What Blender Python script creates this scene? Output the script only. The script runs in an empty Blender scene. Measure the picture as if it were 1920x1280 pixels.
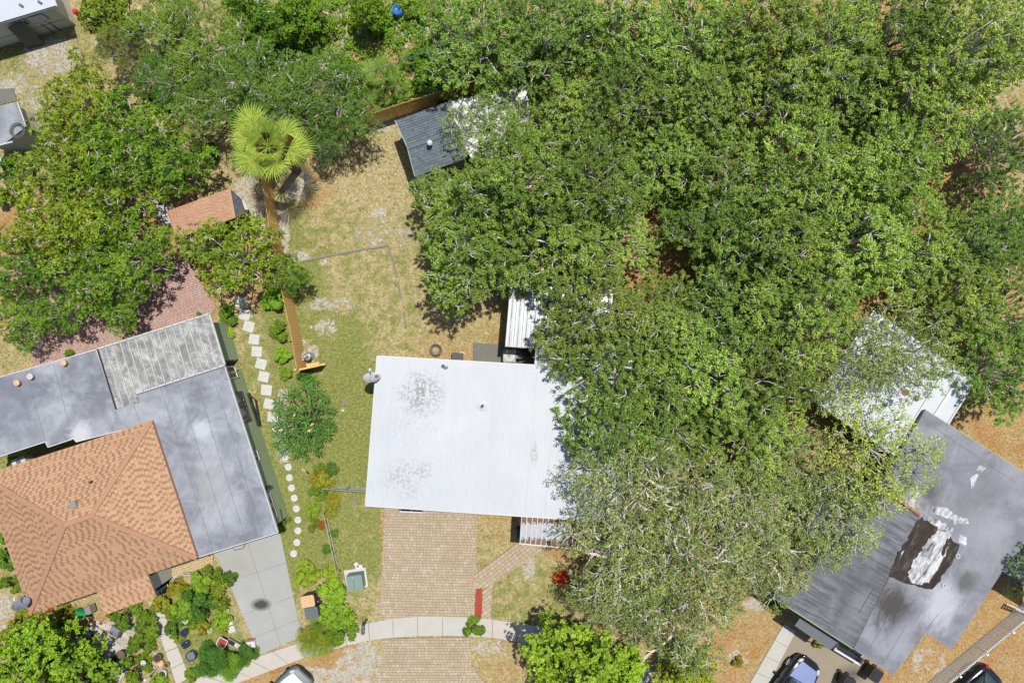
import bpy, math, random
import numpy as np
from mathutils import Vector, Matrix
R_ = math.radians
random.seed(7)
scn = bpy.context.scene
COL = scn.collection

# ------------------------------------------------------------------ camera, world, sun
H = 40.0                       # height of the drone
PPM = 32.0                     # photo pixels per metre on the ground
cam_d = bpy.data.cameras.new('camera'); cam = bpy.data.objects.new('camera', cam_d); COL.objects.link(cam)
cam.location = (0, 0, H); cam.rotation_euler = (0, 0, 0)
cam_d.sensor_fit = 'HORIZONTAL'; cam_d.sensor_width = 36; cam_d.lens = 24; cam_d.clip_end = 400; cam_d.clip_start = 0.5
scn.camera = cam
SUN_DIR = Vector((0.19, 0.25, 1.0)).normalized()      # towards the sun
elev = math.asin(SUN_DIR.z); azim = math.atan2(SUN_DIR.x, SUN_DIR.y)
W = bpy.data.worlds.new('World'); scn.world = W; W.use_nodes = True
nt = W.node_tree; bg = nt.nodes['Background']
sky = nt.nodes.new('ShaderNodeTexSky'); sky.sky_type = 'NISHITA'; sky.sun_disc = False
sky.sun_elevation = elev; sky.sun_rotation = azim
nt.links.new(sky.outputs[0], bg.inputs[0]); bg.inputs[1].default_value = 0.10
sd = bpy.data.lights.new('sun', 'SUN'); sd.energy = 4.6; sd.angle = R_(0.5); sd.color = (1.0, 0.965, 0.9)
so = bpy.data.objects.new('sun', sd); COL.objects.link(so); so.rotation_euler = SUN_DIR.to_track_quat('Z', 'Y').to_euler()
so.location = (10, 10, 60)
scn.view_settings.view_transform = 'Standard'; scn.view_settings.look = 'None'
scn.view_settings.gamma = 1; scn.view_settings.exposure = 0.3; scn.view_settings.use_curve_mapping = False

# ------------------------------------------------------------------ helpers: places
def P(px, py, z=0.0):
    k = (H - z) / H / PPM
    return Vector(((px - 960) * k, (640 - py) * k, z))
def PL(pts, z=0.0): return [P(a, b, z) for a, b in pts]
def Pplane(px, py, a, n):
    d = P(px, py, 0) - Vector((0, 0, H)); o = Vector((0, 0, H))
    t = (a - o).dot(n) / d.dot(n)
    return o + d * t

# ------------------------------------------------------------------ helpers: materials
KALB = {'sidewalk_concrete': .9, 'crossing_concrete': .86, 'tan_shingle': .70, 'stripe': 1, 'white_roof_coating': .77, 'white_paint': .80, 'white_metal_roof': .8, 'silver_roof_coating': .62, 'ground_soil': .92, 'joint_sand': .6, 'driveway_concrete': .74, 'drive_paver': .8, 'grey_roof_coating': .62, 'streaked_roof_coating': .5, 'galvanised_metal': .5, 'galvanised_rib': .6, 'white_picket': 1.0, 'cedar_plank': .85, 'pale_stone': .66, 'red_paver': .85, 'clay_tile': .95, 'hood_sky_reflection': 1.0, 'white_car_paint': .7, 'sage_wall': 1.25, 'red_mulch': .9, 'pale_bark': .85, 'peeling_pan': .6, 'white_coating': .75, 'cream_wall': .8, 'sky': 1}
class NN:
    def __init__(s, name):
        s.k = KALB.get(name, .74)
        s.m = bpy.data.materials.new(name); s.m.use_nodes = True; s.t = s.m.node_tree
        s.b = s.t.nodes['Principled BSDF']; s.out = s.t.nodes['Material Output']
    def n(s, t, **k):
        x = s.t.nodes.new(t)
        for a, b in k.items(): setattr(x, a, b)
        return x
    def set(s, i, v):
        if hasattr(v, 'is_output') or isinstance(v, bpy.types.NodeSocket): s.t.links.new(v, i)
        elif isinstance(v, (tuple, list)): i.default_value = (*v, 1) if len(v) == 3 and i.type == 'RGBA' else v
        else: i.default_value = v
    def pos(s): return s.n('ShaderNodeNewGeometry').outputs['Position']
    def obj(s): return s.n('ShaderNodeTexCoord').outputs['Object']
    def isl(s): return s.n('ShaderNodeNewGeometry').outputs['Random Per Island']
    def orand(s): return s.n('ShaderNodeObjectInfo').outputs['Random']
    def map(s, v, scale=(1, 1, 1), rot=(0, 0, 0), loc=(0, 0, 0)):
        x = s.n('ShaderNodeMapping'); s.set(x.inputs[0], v); x.inputs['Rotation'].default_value = rot
        y = s.n('ShaderNodeMapping'); s.set(y.inputs[0], x.outputs[0]); y.inputs['Scale'].default_value = scale; return y.outputs[0]
    def noise(s, scale, detail=4, v=None, rough=.55, dist=0):
        x = s.n('ShaderNodeTexNoise'); s.set(x.inputs['Vector'], v if v is not None else s.pos())
        x.inputs['Scale'].default_value = scale; x.inputs['Detail'].default_value = detail
        x.inputs['Roughness'].default_value = rough; x.inputs['Distortion'].default_value = dist; return x.outputs['Fac']
    def vor(s, scale, v=None, out='Distance', feat='F1'):
        x = s.n('ShaderNodeTexVoronoi', feature=feat); s.set(x.inputs['Vector'], v if v is not None else s.pos())
        x.inputs['Scale'].default_value = scale; return x.outputs[out]
    def ramp(s, f, stops):
        x = s.n('ShaderNodeValToRGB'); s.set(x.inputs[0], f); e = x.color_ramp.elements
        while len(e) < len(stops): e.new(0.5)
        for q, (p, c) in zip(e, stops):
            q.position = p; q.color = (*c, 1) if isinstance(c, (tuple, list)) else (c, c, c, 1)
        return x.outputs[0]
    def mix(s, f, a, b, mode='MIX'):
        x = s.n('ShaderNodeMix', data_type='RGBA', blend_type=mode)
        s.set(x.inputs[0], f); s.set(x.inputs[6], a); s.set(x.inputs[7], b); return x.outputs[2]
    def mth(s, op, a, b=0.0, clamp=False):
        x = s.n('ShaderNodeMath', operation=op, use_clamp=clamp); s.set(x.inputs[0], a); s.set(x.inputs[1], b); return x.outputs[0]
    def bump(s, h, strength=.4, dist=.02):
        x = s.n('ShaderNodeBump'); s.set(x.inputs['Height'], h); x.inputs['Strength'].default_value = strength
        x.inputs['Distance'].default_value = dist; s.set(s.b.inputs['Normal'], x.outputs[0])
    def blob(s, px, py, z, rx, ry, soft=.5, rot=0):
        c = P(px, py, z); r = s.mth
        v = s.n('ShaderNodeVectorMath', operation='SUBTRACT'); s.set(v.inputs[0], s.pos()); v.inputs[1].default_value = c
        q = s.n('ShaderNodeMapping', vector_type='POINT'); s.set(q.inputs[0], v.outputs[0])
        q.inputs['Rotation'].default_value = (0, 0, rot)
        q2 = s.n('ShaderNodeVectorMath', operation='MULTIPLY'); s.set(q2.inputs[0], q.outputs[0]); q2.inputs[1].default_value = (PPM / rx, PPM / ry, 0)
        l = s.n('ShaderNodeVectorMath', operation='LENGTH'); s.set(l.inputs[0], q2.outputs[0])
        mr = s.n('ShaderNodeMapRange'); s.set(mr.inputs[0], l.outputs['Value']); mr.inputs[1].default_value = 1.0; mr.inputs[2].default_value = 1 - soft
        mr.inputs[3].default_value = 0; mr.inputs[4].default_value = 1; return mr.outputs[0]
    def fin(s, col, rough=.8, metal=0.0, spec=None):
        if s.k != 1: col = s.mix(1.0, col, (s.k, s.k, s.k), 'MULTIPLY')
        s.set(s.b.inputs['Base Color'], col); s.set(s.b.inputs['Roughness'], rough); s.b.inputs['Metallic'].default_value = metal
        if spec is not None: s.b.inputs['Specular IOR Level'].default_value = spec
        return s.m
def sc(c, k): return tuple(min(1, x * k) for x in c)
def plain(name, col, rough=.7, metal=0.0, var=.25, scale=3.0, spec=None, bump=0):
    n = NN(name); f = n.noise(scale, 5, n.obj()); f2 = n.noise(scale * 14, 3, n.obj())
    c = n.mix(n.mth('ADD', n.mth('MULTIPLY', f, .6), n.mth('MULTIPLY', f2, .4)), sc(col, 1 - var), sc(col, 1 + var))
    if bump: n.bump(f2, bump, .01)
    return n.fin(c, rough, metal, spec)
def island(name, cols, rough=.85, dirt=.25, scale=1.2):
    n = NN(name); k = len(cols)
    c = n.ramp(n.isl(), [(i / max(1, k - 1) if k > 1 else 0, c_) for i, c_ in enumerate(cols)])
    d = n.noise(scale, 5); g = n.noise(38, 3)
    c = n.mix(n.mth('MULTIPLY', d, dirt * 1.6), c, sc(cols[0], .55)); c = n.mix(.35, c, n.mix(g, sc(cols[0], .7), sc(cols[-1], 1.25)))
    n.bump(g, .25, .006)
    return n.fin(c, rough)
def leafmat(name, cols, trans=.2, rough=.5, tint=True):
    n = NN(name); n.k = 1; k = len(cols)
    c = n.ramp(n.isl(), [(i / (k - 1), c_) for i, c_ in enumerate(cols)])
    big = n.noise(.55, 3); c = n.mix(n.mth('MULTIPLY', n.mth('SUBTRACT', big, .40, True), 4.0, True), n.mix(.55, c, sc(cols[0], .9)), c)
    if tint:
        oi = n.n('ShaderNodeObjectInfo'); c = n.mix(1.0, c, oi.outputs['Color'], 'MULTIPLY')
    n.fin(c, .6, 0, .18)
    tr = n.n('ShaderNodeBsdfTranslucent'); n.set(tr.inputs[0], n.mix(.5, c, (.30, .42, .03)))
    ms = n.n('ShaderNodeMixShader'); ms.inputs[0].default_value = trans
    n.t.links.new(n.b.outputs[0], ms.inputs[1]); n.t.links.new(tr.outputs[0], ms.inputs[2]); n.t.links.new(ms.outputs[0], n.out.inputs[0])
    return n.m

M = {}
M['oak'] = leafmat('oak_leaf', [(.062, .125, .02), (.155, .262, .038), (.30, .43, .065), (.52, .60, .14), (.095, .178, .028), (.225, .35, .048)])
M['mango'] = leafmat('broad_leaf', [(.08, .17, .014), (.17, .29, .022), (.29, .39, .03), (.12, .23, .018), (.42, .42, .05)])
M['deep'] = leafmat('dark_leaf', [(.045, .12, .018), (.10, .21, .025), (.17, .31, .035), (.08, .17, .02)])
M['lime'] = leafmat('lime_leaf', [(.17, .31, .025), (.28, .44, .035), (.42, .56, .055), (.21, .36, .03)])
M['gold'] = leafmat('yellow_leaf', [(.20, .24, .02), (.35, .32, .03), (.45, .36, .04), (.14, .20, .02)])
M['rust'] = leafmat('rust_leaf', [(.30, .10, .02), (.40, .15, .03), (.22, .10, .03)])
M['redleaf'] = leafmat('red_leaf', [(.50, .035, .015), (.62, .06, .02), (.45, .03, .012), (.55, .09, .03)], tint=False)
M['palmleaf'] = leafmat('palm_leaf', [(.17, .28, .03), (.25, .37, .04), (.36, .45, .06), (.50, .46, .09)])
M['plum'] = leafmat('long_leaf', [(.03, .11, .018), (.06, .18, .025), (.12, .28, .04)], rough=.35)
M['bark'] = plain('pale_bark', (.62, .57, .47), .9, var=.4, scale=2.5)
M['bark_dark'] = plain('brown_bark', (.14, .10, .07), .9, var=.4)
def M_dirtywhite():
    n = NN('white_roof_coating'); base = n.mix(n.noise(.35, 4), (.43, .45, .475), (.57, .585, .60))
    st = n.noise(9, 6, n.map(n.pos(), (1, .12, 1), (0, 0, R_(-4))), .7)
    base = n.mix(n.mth('MULTIPLY', n.mth('SUBTRACT', st, .48, True), 2.2, True), base, (.40, .41, .43))
    fine = n.mth('ADD', n.mth('MULTIPLY', n.noise(11, 7, None, .8, 1.5), .6), n.mth('MULTIPLY', n.noise(2.2, 4, None, .6), .4)); vz = n.vor(7)
    def stain(b, lo, k, col, base):
        m = n.mth('MULTIPLY', b, n.ramp(n.mth('ADD', n.mth('MULTIPLY', fine, .75), n.mth('MULTIPLY', vz, .35)), [(lo, 0.0), (lo + .12, 1.0)]))
        return n.mix(n.mth('MULTIPLY', m, k, True), base, col)
    base = stain(n.blob(790, 738, 3, 46, 46, .8), .50, 1.1, (.17, .165, .16), base)
    base = stain(n.blob(775, 762, 3, 75, 80, .9), .56, .7, (.36, .36, .36), base)
    base = stain(n.blob(757, 895, 3, 45, 44, .6), .52, .75, (.30, .30, .30), base)
    base = stain(n.blob(795, 883, 3, 20, 20, .7), .50, .75, (.28, .28, .28), base)
    base = stain(n.blob(770, 895, 3, 80, 70, .9), .58, .5, (.42, .42, .43), base)
    base = stain(n.blob(1001, 850, 3, 9, 28, .6), .50, .7, (.26, .22, .2), base)
    base = n.mix(n.mth('MULTIPLY', n.blob(915, 831, 3, 10, 10, .7), .35), base, (.5, .52, .55))
    rp = n.n('ShaderNodeObjectInfo').outputs['Random']
    base = n.mix(n.mth('MULTIPLY', rp, .22), base, (.52, .54, .57))
    n.bump(n.noise(12, 5), .15, .01)
    return n.fin(base, .55)
M['whiteroof'] = M_dirtywhite()
def M_silver(name, a, b, c, dark, streak=None, blobs=(), z=2.9):
    n = NN(name); cl = n.noise(.55, 6, None, .65, .5)
    col = n.ramp(cl, [(.37, a), (.5, b), (.62, c)])
    if streak is not None:
        s_ = n.noise(5.5, 5, n.map(n.pos(), (1, .09, 1), (0, 0, streak)), .7)
        col = n.mix(n.mth('MULTIPLY', n.mth('SUBTRACT', s_, .44, True), 5.5, True), col, dark)
    br = n.noise(2.2, 6, n.map(n.pos(), (1, .25, 1), (0, 0, R_(20))), .75, 1.2)
    col = n.mix(n.mth('MULTIPLY', n.mth('SUBTRACT', br, .52, True), 2.2, True), col, dark)
    hi = n.noise(1.4, 7, None, .7, .8)
    col = n.mix(n.mth('MULTIPLY', n.mth('SUBTRACT', hi, .56, True), 2.6, True), col, sc(c, 1.25))
    for (px, py, rx, ry, k, cc) in blobs:
        m = n.mth('SUBTRACT', n.mth('ADD', n.blob(px, py, z, rx, ry, .95, R_(-60)), n.mth('MULTIPLY', n.mth('SUBTRACT', n.noise(1.9, 7, n.map(n.pos(), (1, .4, 1), (0, 0, R_(30))), .75, .6), .5), 1.8)), .12, True)
        m = n.mth('MULTIPLY', n.mth('MULTIPLY', m, 1.5, True), n.ramp(n.blob(px, py, z, rx * 1.3, ry * 1.3, .4, R_(-60)), [(0, 0.0), (.6, 1.0)]))
        col = n.mix(n.mth('MULTIPLY', m, min(1, k), True), col, cc)
    n.bump(n.noise(20, 4), .2, .008)
    return n.fin(col, .6)
M['silver'] = M_silver('silver_roof_coating', (.20, .21, .245), (.31, .325, .365), (.42, .435, .47), (.17, .18, .215),
    None, [(382, 808, 26, 34, 1.1, (.55, .57, .60)), (150, 815, 34, 26, 1.3, (.60, .61, .64)), (400, 915, 60, 50, .5, (.45, .46, .42)), (20, 740, 60, 60, .5, (.2, .21, .27))])
M['greyroof'] = M_silver('grey_roof_coating', (.17, .175, .20), (.24, .245, .28), (.31, .315, .35), (.13, .13, .15), None,
    [(1768, 1130, 74, 50, 1.6, (.50, .51, .56)), (1672, 1135, 66, 50, 3.2, (.05, .045, .04)), (1835, 940, 70, 60, .5, (.2, .2, .22)), (1850, 1010, 80, 60, .6, (.36, .37, .41)),
     (1690, 1200, 60, 30, .8, (.34, .35, .39)), (1745, 925, 34, 28, 2.2, (.09, .09, .10)), (1700, 905, 30, 20, 2.2, (.08, .08, .085)), (1810, 1090, 34, 30, 1.6, (.12, .12, .12))])
M['streakroof'] = M_silver('streaked_roof_coating', (.15, .155, .17), (.205, .21, .235), (.27, .275, .31), (.085, .085, .095), R_(-60),
    [(1600, 1150, 80, 30, .5, (.30, .31, .35))])
def M_corr():
    n = NN('weathered_metal'); d = n.noise(1.5, 7, None, .75, .6); d2 = n.noise(7, 6, n.map(n.pos(), (1, .2, 1), (0, 0, R_(-17))), .7)
    c = n.ramp(d, [(.36, (.17, .17, .155)), (.5, (.29, .29, .28)), (.62, (.52, .52, .51))])
    c = n.mix(n.mth('MULTIPLY', n.mth('SUBTRACT', d2, .5, True), 2.5, True), c, (.13, .13, .12))
    return n.fin(c, .6)
M['corr'] = M_corr()
M['corr_rib'] = plain('pale_rib_metal', (.48, .48, .45), .6, var=.35)
M['corr2'] = plain('galvanised_metal', (.52, .55, .58), .45, .25, var=.35, scale=1.2)
M['corr2_rib'] = plain('galvanised_rib', (.62, .64, .66), .4, .25, var=.2)
M['seam'] = plain('roof_seam', (.50, .52, .55), .6, var=.12)
M['seamdark'] = plain('dark_roof_seam', (.16, .165, .19), .7, var=.3)
M['white'] = plain('white_paint', (.58, .58, .57), .5, var=.08)
M['whitemetal'] = plain('white_metal_roof', (.50, .53, .57), .45, var=.14, scale=.8)
M['cream'] = plain('cream_wall', (.58, .56, .46), .85, var=.12)
M['greenwall'] = plain('sage_wall', (.21, .26, .15), .85, var=.12)
M['greywall'] = plain('grey_shed_wall', (.30, .34, .31), .8, var=.12)
M['dark'] = plain('black_plastic', (.018, .018, .02), .45, var=.4)
M['darkglass'] = plain('dark_glass', (.02, .025, .03), .08, var=.2)
M['greyplastic'] = plain('grey_plastic', (.12, .13, .14), .5, var=.2)
M['terra'] = plain('terracotta', (.42, .19, .09), .8, var=.25)
M['blueglaze'] = plain('blue_glaze', (.02, .06, .20), .15, var=.4)
M['tan'] = plain('tan_plastic', (.62, .40, .21), .55, var=.12)
M['stone'] = plain('pale_stone', (.62, .61, .56), .9, var=.38, scale=4, bump=.3)
M['soil'] = plain('potting_soil', (.06, .04, .025), .95, var=.5)
M['steelgreen'] = plain('green_steel', (.18, .27, .23), .5, var=.08)
M['mulchred'] = plain('red_mulch', (.30, .045, .025), .95, var=.8, scale=9, bump=.8)
M['bluepl'] = plain('blue_plastic', (.03, .16, .45), .4, var=.2)
M['greentoy'] = plain('green_canvas', (.02, .30, .08), .6, var=.3)
M['yellowtoy'] = plain('yellow_canvas', (.65, .55, .04), .6, var=.2)
M['steel'] = plain('galvanised_steel', (.42, .43, .43), .4, .5, var=.2)
M['rope'] = plain('grey_hose', (.10, .11, .11), .6, var=.3)
M['grille'] = plain('fan_grille', (.16, .17, .17), .5, .3, var=.3)
M['dish_grey'] = plain('grey_dish', (.20, .23, .30), .5, var=.1)
M['dish_blue'] = plain('pale_dish', (.48, .53, .57), .45, var=.1)
M['rustm'] = plain('rust', (.32, .11, .05), .9, var=.4, scale=8)
M['redpaint'] = plain('red_plastic', (.55, .03, .02), .4, var=.2)
M['recess_shade'] = plain('painted_recess_shade', (.03, .03, .03), 1.0, var=.3, spec=0)  # shade of the entrance recess, put into the colour
def M_conc(name, a, b, stain=None, s=1.0):
    n = NN(name); c = n.mix(n.noise(.8 * s, 6, None, .7, .4), a, b)
    c = n.mix(n.mth('MULTIPLY', n.noise(24, 4), .35), c, sc(a, .6))
    if stain:
        for (px, py, rx, ry, k, cc) in stain:
            c = n.mix(n.mth('MULTIPLY', n.mth('MULTIPLY', n.blob(px, py, 0, rx, ry, .9), n.mth('ADD', n.noise(3, 4), .35, True)), k, True), c, cc)
    n.bump(n.noise(40, 3), .25, .006)
    return n.fin(c, .9)
M['conc'] = M_conc('driveway_concrete', (.33, .335, .31), (.48, .48, .45), [(490, 1132, 22, 14, 1.8, (.06, .055, .045)), (450, 1060, 40, 30, .5, (.3, .3, .25)), (440, 1150, 30, 40, .4, (.55, .56, .54))])
M['walk'] = M_conc('sidewalk_concrete', (.38, .345, .30), (.54, .50, .45))
M['walkgrey'] = M_conc('crossing_concrete', (.37, .36, .32), (.55, .53, .47))
M['slab'] = M_conc('old_concrete', (.13, .13, .10), (.24, .235, .20), s=3)
M['drive'] = M_conc('drive_sand_concrete', (.28, .23, .16), (.38, .32, .24), [(1600, 1262, 40, 22, 1.2, (.12, .10, .08))])
M['paver'] = island('drive_paver', [(.42, .32, .20), (.52, .40, .26), (.57, .47, .33), (.47, .38, .27), (.55, .38, .23), (.66, .59, .47), (.40, .31, .21)], dirt=.5, scale=.8)
M['redpaver'] = island('red_paver', [(.38, .22, .18), (.50, .30, .25), (.46, .38, .34), (.50, .24, .19), (.42, .30, .26)])
M['yellowtile'] = island('yellow_paver', [(.52, .38, .18), (.62, .46, .24), (.56, .42, .22)], dirt=.1)
def M_shing(nm, a, b):
    n = NN(nm); st = n.ramp(n.isl(), [(0, a), (1, b)])
    c = n.mix(n.mth('MULTIPLY', n.noise(.9, 6, None, .7), .4), st, (.40, .21, .11)); c = n.mix(n.mth('MULTIPLY', n.blob(333, 868, 3.3, 20, 26, .9), .6), c, (.16, .09, .05))
    return n.fin(c, .9)
M['shingle'] = M_shing('tan_shingle', (.54, .325, .19), (.62, .385, .23)); M['shingle_dark'] = M_shing('tan_shingle', (.32, .165, .085), (.43, .24, .135))
M['hipcap'] = plain('hip_cap', (.42, .225, .135), .9, var=.15)
M['blueshingle'] = island('slate_shingle', [(.15, .18, .205), (.19, .225, .25), (.085, .105, .125), (.17, .205, .23), (.11, .13, .155)], dirt=.15)
M['clay'] = island('clay_tile', [(.38, .215, .13), (.46, .265, .16), (.34, .19, .115)], dirt=.3)
M['plank'] = island('cedar_plank', [(.62, .36, .10), (.76, .46, .15), (.68, .40, .12), (.80, .52, .20)], dirt=.2, scale=.8)
M['picket'] = plain('white_picket', (.82, .83, .82), .5, var=.15)
M['brownlog'] = plain('weathered_log', (.45, .38, .28), .9, var=.35)
def M_ground():
    n = NN('ground_soil'); a = n.n('ShaderNodeAttribute', attribute_name='zone'); sp = n.n('ShaderNodeSeparateColor')
    n.t.links.new(a.outputs['Color'], sp.inputs[0])
    f = n.noise(7, 8, None, .82, .4); g = n.noise(1.8, 6, None, .7, .4); h = n.noise(30, 4, None, .8)
    straw = n.ramp(n.mth('ADD', n.mth('MULTIPLY', f, .5), n.mth('MULTIPLY', h, .5)), [(.42, (.11, .085, .035)), (.49, (.33, .265, .12)), (.56, (.60, .50, .29))])
    green = n.ramp(n.mth('ADD', n.mth('MULTIPLY', f, .4), n.mth('MULTIPLY', h, .6)), [(.43, (.06, .10, .015)), (.50, (.175, .20, .04)), (.56, (.38, .35, .15))])
    lit = n.ramp(n.mth('ADD', n.mth('MULTIPLY', f, .4), n.mth('MULTIPLY', h, .6)), [(.42, (.13, .08, .035)), (.49, (.34, .23, .10)), (.57, (.56, .42, .21))])
    lit = n.mix(n.mth('MULTIPLY', n.mth('SUBTRACT', n.noise(.7, 5, None, .65, .4), .44, True), 5.0, True), lit, n.mix(1.0, lit, (.95, .74, .62), 'MULTIPLY'))
    sand = n.ramp(n.mth('ADD', n.mth('MULTIPLY', f, .6), n.mth('MULTIPLY', h, .4)), [(.42, (.22, .19, .14)), (.5, (.40, .36, .29)), (.6, (.60, .56, .48))])
    def gate(w, k=1.0, nz=None):
        x = n.mth('ADD', w, n.mth('MULTIPLY', n.mth('ADD', nz if nz is not None else g, -.5), k))
        mr = n.n('ShaderNodeMapRange'); n.set(mr.inputs[0], x); mr.inputs[1].default_value = .40; mr.inputs[2].default_value = .62; return mr.outputs[0]
    mixn = n.mth('ADD', n.mth('MULTIPLY', g, .55), n.mth('MULTIPLY', f, .45))
    c = n.mix(gate(sp.outputs[1], 4.2, mixn), straw, green)
    c = n.mix(gate(sp.outputs[0], 2.8, mixn), c, lit)
    c = n.mix(gate(sp.outputs[2], 2.6, g), c, sand)
    n.bump(n.mth('ADD', n.mth('MULTIPLY', f, .6), h), .9, .05)
    return n.fin(c, .95, 0, .1)
M['ground'] = M_ground()
M['grass'] = leafmat('grass_blade', [(.12, .15, .03), (.20, .22, .05), (.36, .30, .12), (.48, .38, .19), (.26, .24, .07)], trans=.2, rough=.7, tint=False)
M['litter'] = leafmat('fallen_leaf', [(.24, .11, .04), (.44, .24, .09), (.60, .38, .17), (.34, .17, .07), (.68, .50, .28)], trans=.1, rough=.8, tint=False)
M['weed'] = leafmat('weed_leaf', [(.10, .20, .02), (.20, .33, .035), (.32, .46, .05), (.14, .24, .03)], tint=False)

# ------------------------------------------------------------------ helpers: meshes
class MB:
    def __init__(s): s.v = []; s.f = []; s.sm = False
    def add(s, vs, fs):
        o = len(s.v); s.v += [tuple(v) for v in vs]; s.f += [tuple(i + o for i in f) for f in fs]; return s
    def prism(s, poly, z0, z1, bottom=True):
        """poly: world points; z0/z1 absolute heights or None = keep own z for the top"""
        a = Vector((0, 0, 0)); n = len(poly); area = sum(poly[i][0] * poly[(i + 1) % n][1] - poly[(i + 1) % n][0] * poly[i][1] for i in range(n))
        if area < 0: poly = poly[::-1]
        top = [(p[0], p[1], p[2] if z1 is None else z1) for p in poly]
        bot = [(p[0], p[1], (p[2] + z0) if z1 is None else z0) for p in poly]
        fs = [tuple(range(n, 2 * n))] + [(i, (i + 1) % n, n + (i + 1) % n, n + i) for i in range(n)]
        if bottom: fs.append(tuple(range(n - 1, -1, -1)))
        return s.add(bot + top, fs)
    def box(s, c, size, rz=0, tilt=None):
        x, y, z = [q / 2 for q in size]; vs = [Vector((i * x, j * y, k * z)) for k in (-1, 1) for j in (-1, 1) for i in (-1, 1)]
        m = Matrix.Rotation(rz, 3, 'Z')
        if tilt: m = m @ Matrix.Rotation(tilt[1], 3, tilt[0])
        c = Vector(c)
        return s.add([m @ v + c for v in vs], [(0, 2, 3, 1), (4, 5, 7, 6), (0, 1, 5, 4), (2, 6, 7, 3), (0, 4, 6, 2), (1, 3, 7, 5)])
    def bar(s, a, b, w, h=None):
        a = Vector(a); b = Vector(b); d = b - a; h = w if h is None else h
        up = Vector((0, 0, 1)) if abs(d.normalized().z) < .95 else Vector((1, 0, 0))
        sx = d.cross(up).normalized() * w / 2; sy = sx.cross(d).normalized() * h / 2
        vs = [a - sx - sy, a + sx - sy, a + sx + sy, a - sx + sy, b - sx - sy, b + sx - sy, b + sx + sy, b - sx + sy]
        return s.add(vs, [(0, 3, 2, 1), (4, 5, 6, 7), (0, 1, 5, 4), (1, 2, 6, 5), (2, 3, 7, 6), (3, 0, 4, 7)])
    def tube(s, pts, r, n=6, closed=False):
        pts = [Vector(p) for p in pts]; rs = r if isinstance(r, (list, tuple)) else [r] * len(pts); o = len(s.v); N = len(pts)
        for i, p in enumerate(pts):
            if closed: d = pts[(i + 1) % N] - pts[i - 1]
            else: d = pts[min(i + 1, N - 1)] - pts[max(i - 1, 0)]
            d = d.normalized() if d.length > 1e-6 else Vector((0, 0, 1))
            up = Vector((0, 0, 1)) if abs(d.z) < .9 else Vector((1, 0, 0)); a = d.cross(up).normalized(); b = a.cross(d)
            for k in range(n):
                t = 2 * math.pi * k / n; s.v.append(tuple(p + (a * math.cos(t) + b * math.sin(t)) * rs[i]))
        for i in range(N if closed else N - 1):
            j = (i + 1) % N
            for k in range(n): s.f.append((o + i * n + k, o + j * n + k, o + j * n + (k + 1) % n, o + i * n + (k + 1) % n))
        if not closed: s.f.append(tuple(o + k for k in range(n))); s.f.append(tuple(o + (N - 1) * n + k for k in range(n - 1, -1, -1)))
        return s
    def lathe(s, c, prof, n=20, sx=1, sy=1, rz=0):
        """prof: list of (radius, z)"""
        c = Vector(c); o = len(s.v); m = Matrix.Rotation(rz, 3, 'Z')
        for r, z in prof:
            for k in range(n):
                t = 2 * math.pi * k / n; s.v.append(tuple(c + m @ Vector((r * math.cos(t) * sx, r * math.sin(t) * sy, 0)) + Vector((0, 0, z))))
        for i in range(len(prof) - 1):
            for k in range(n): s.f.append((o + i * n + k, o + i * n + (k + 1) % n, o + (i + 1) * n + (k + 1) % n, o + (i + 1) * n + k))
        s.f.append(tuple(o + k for k in range(n - 1, -1, -1))); s.f.append(tuple(o + (len(prof) - 1) * n + k for k in range(n)))
        return s
    def build(s, name, mat, parent=None, smooth=False, loc=None, kind=None):
        off = Vector((0, 0, 0))
        if parent is not None:
            p = parent
            while p is not None: off += p.location; p = p.parent
        elif loc is not None: off = Vector(loc)
        me = bpy.data.meshes.new(name); me.from_pydata([(v[0] - off.x, v[1] - off.y, v[2] - off.z) for v in s.v], [], s.f)
        if mat: me.materials.append(M[mat] if isinstance(mat, str) else mat)
        if smooth: me.shade_smooth()
        me.update(); o = bpy.data.objects.new(name, me); COL.objects.link(o)
        if parent is not None: o.parent = parent
        elif loc is not None: o.location = loc
        if kind: o['kind'] = kind
        return o
def tag(o, label=None, cat=None, group=None, kind=None):
    if label: o['label'] = label
    if cat: o['category'] = cat
    if group: o['group'] = group
    if kind: o['kind'] = kind
    return o
def thing(name, label, cat, loc=(0, 0, 0), group=None):
    o = bpy.data.objects.new(name, None); o.empty_display_size = .3; COL.objects.link(o); o.location = loc
    return tag(o, label, cat, group)
def link(name, me, parent, loc=(0, 0, 0), rot=(0, 0, 0), scale=1):
    o = bpy.data.objects.new(name, me); COL.objects.link(o); o.parent = parent; o.location = loc; o.rotation_euler = rot
    o.scale = (scale,) * 3 if not isinstance(scale, (tuple, list)) else scale
    return o
def copy_tree(o, parent=None):
    c = o.copy(); COL.objects.link(c); c.parent = parent
    for ch in [x for x in o.children]: copy_tree(ch, c)
    return c
def np_mesh(name, V, nq, mat):
    """quads only: V is (4*nq,3)"""
    me = bpy.data.meshes.new(name); n = len(V); me.vertices.add(n); me.vertices.foreach_set('co', V.astype(np.float32).ravel())
    me.loops.add(n); me.loops.foreach_set('vertex_index', np.arange(n, dtype=np.int32))
    me.polygons.add(n // 4); me.polygons.foreach_set('loop_start', np.arange(0, n, 4, dtype=np.int32))
    me.update(calc_edges=True); me.materials.append(M[mat] if isinstance(mat, str) else mat); return me
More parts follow.
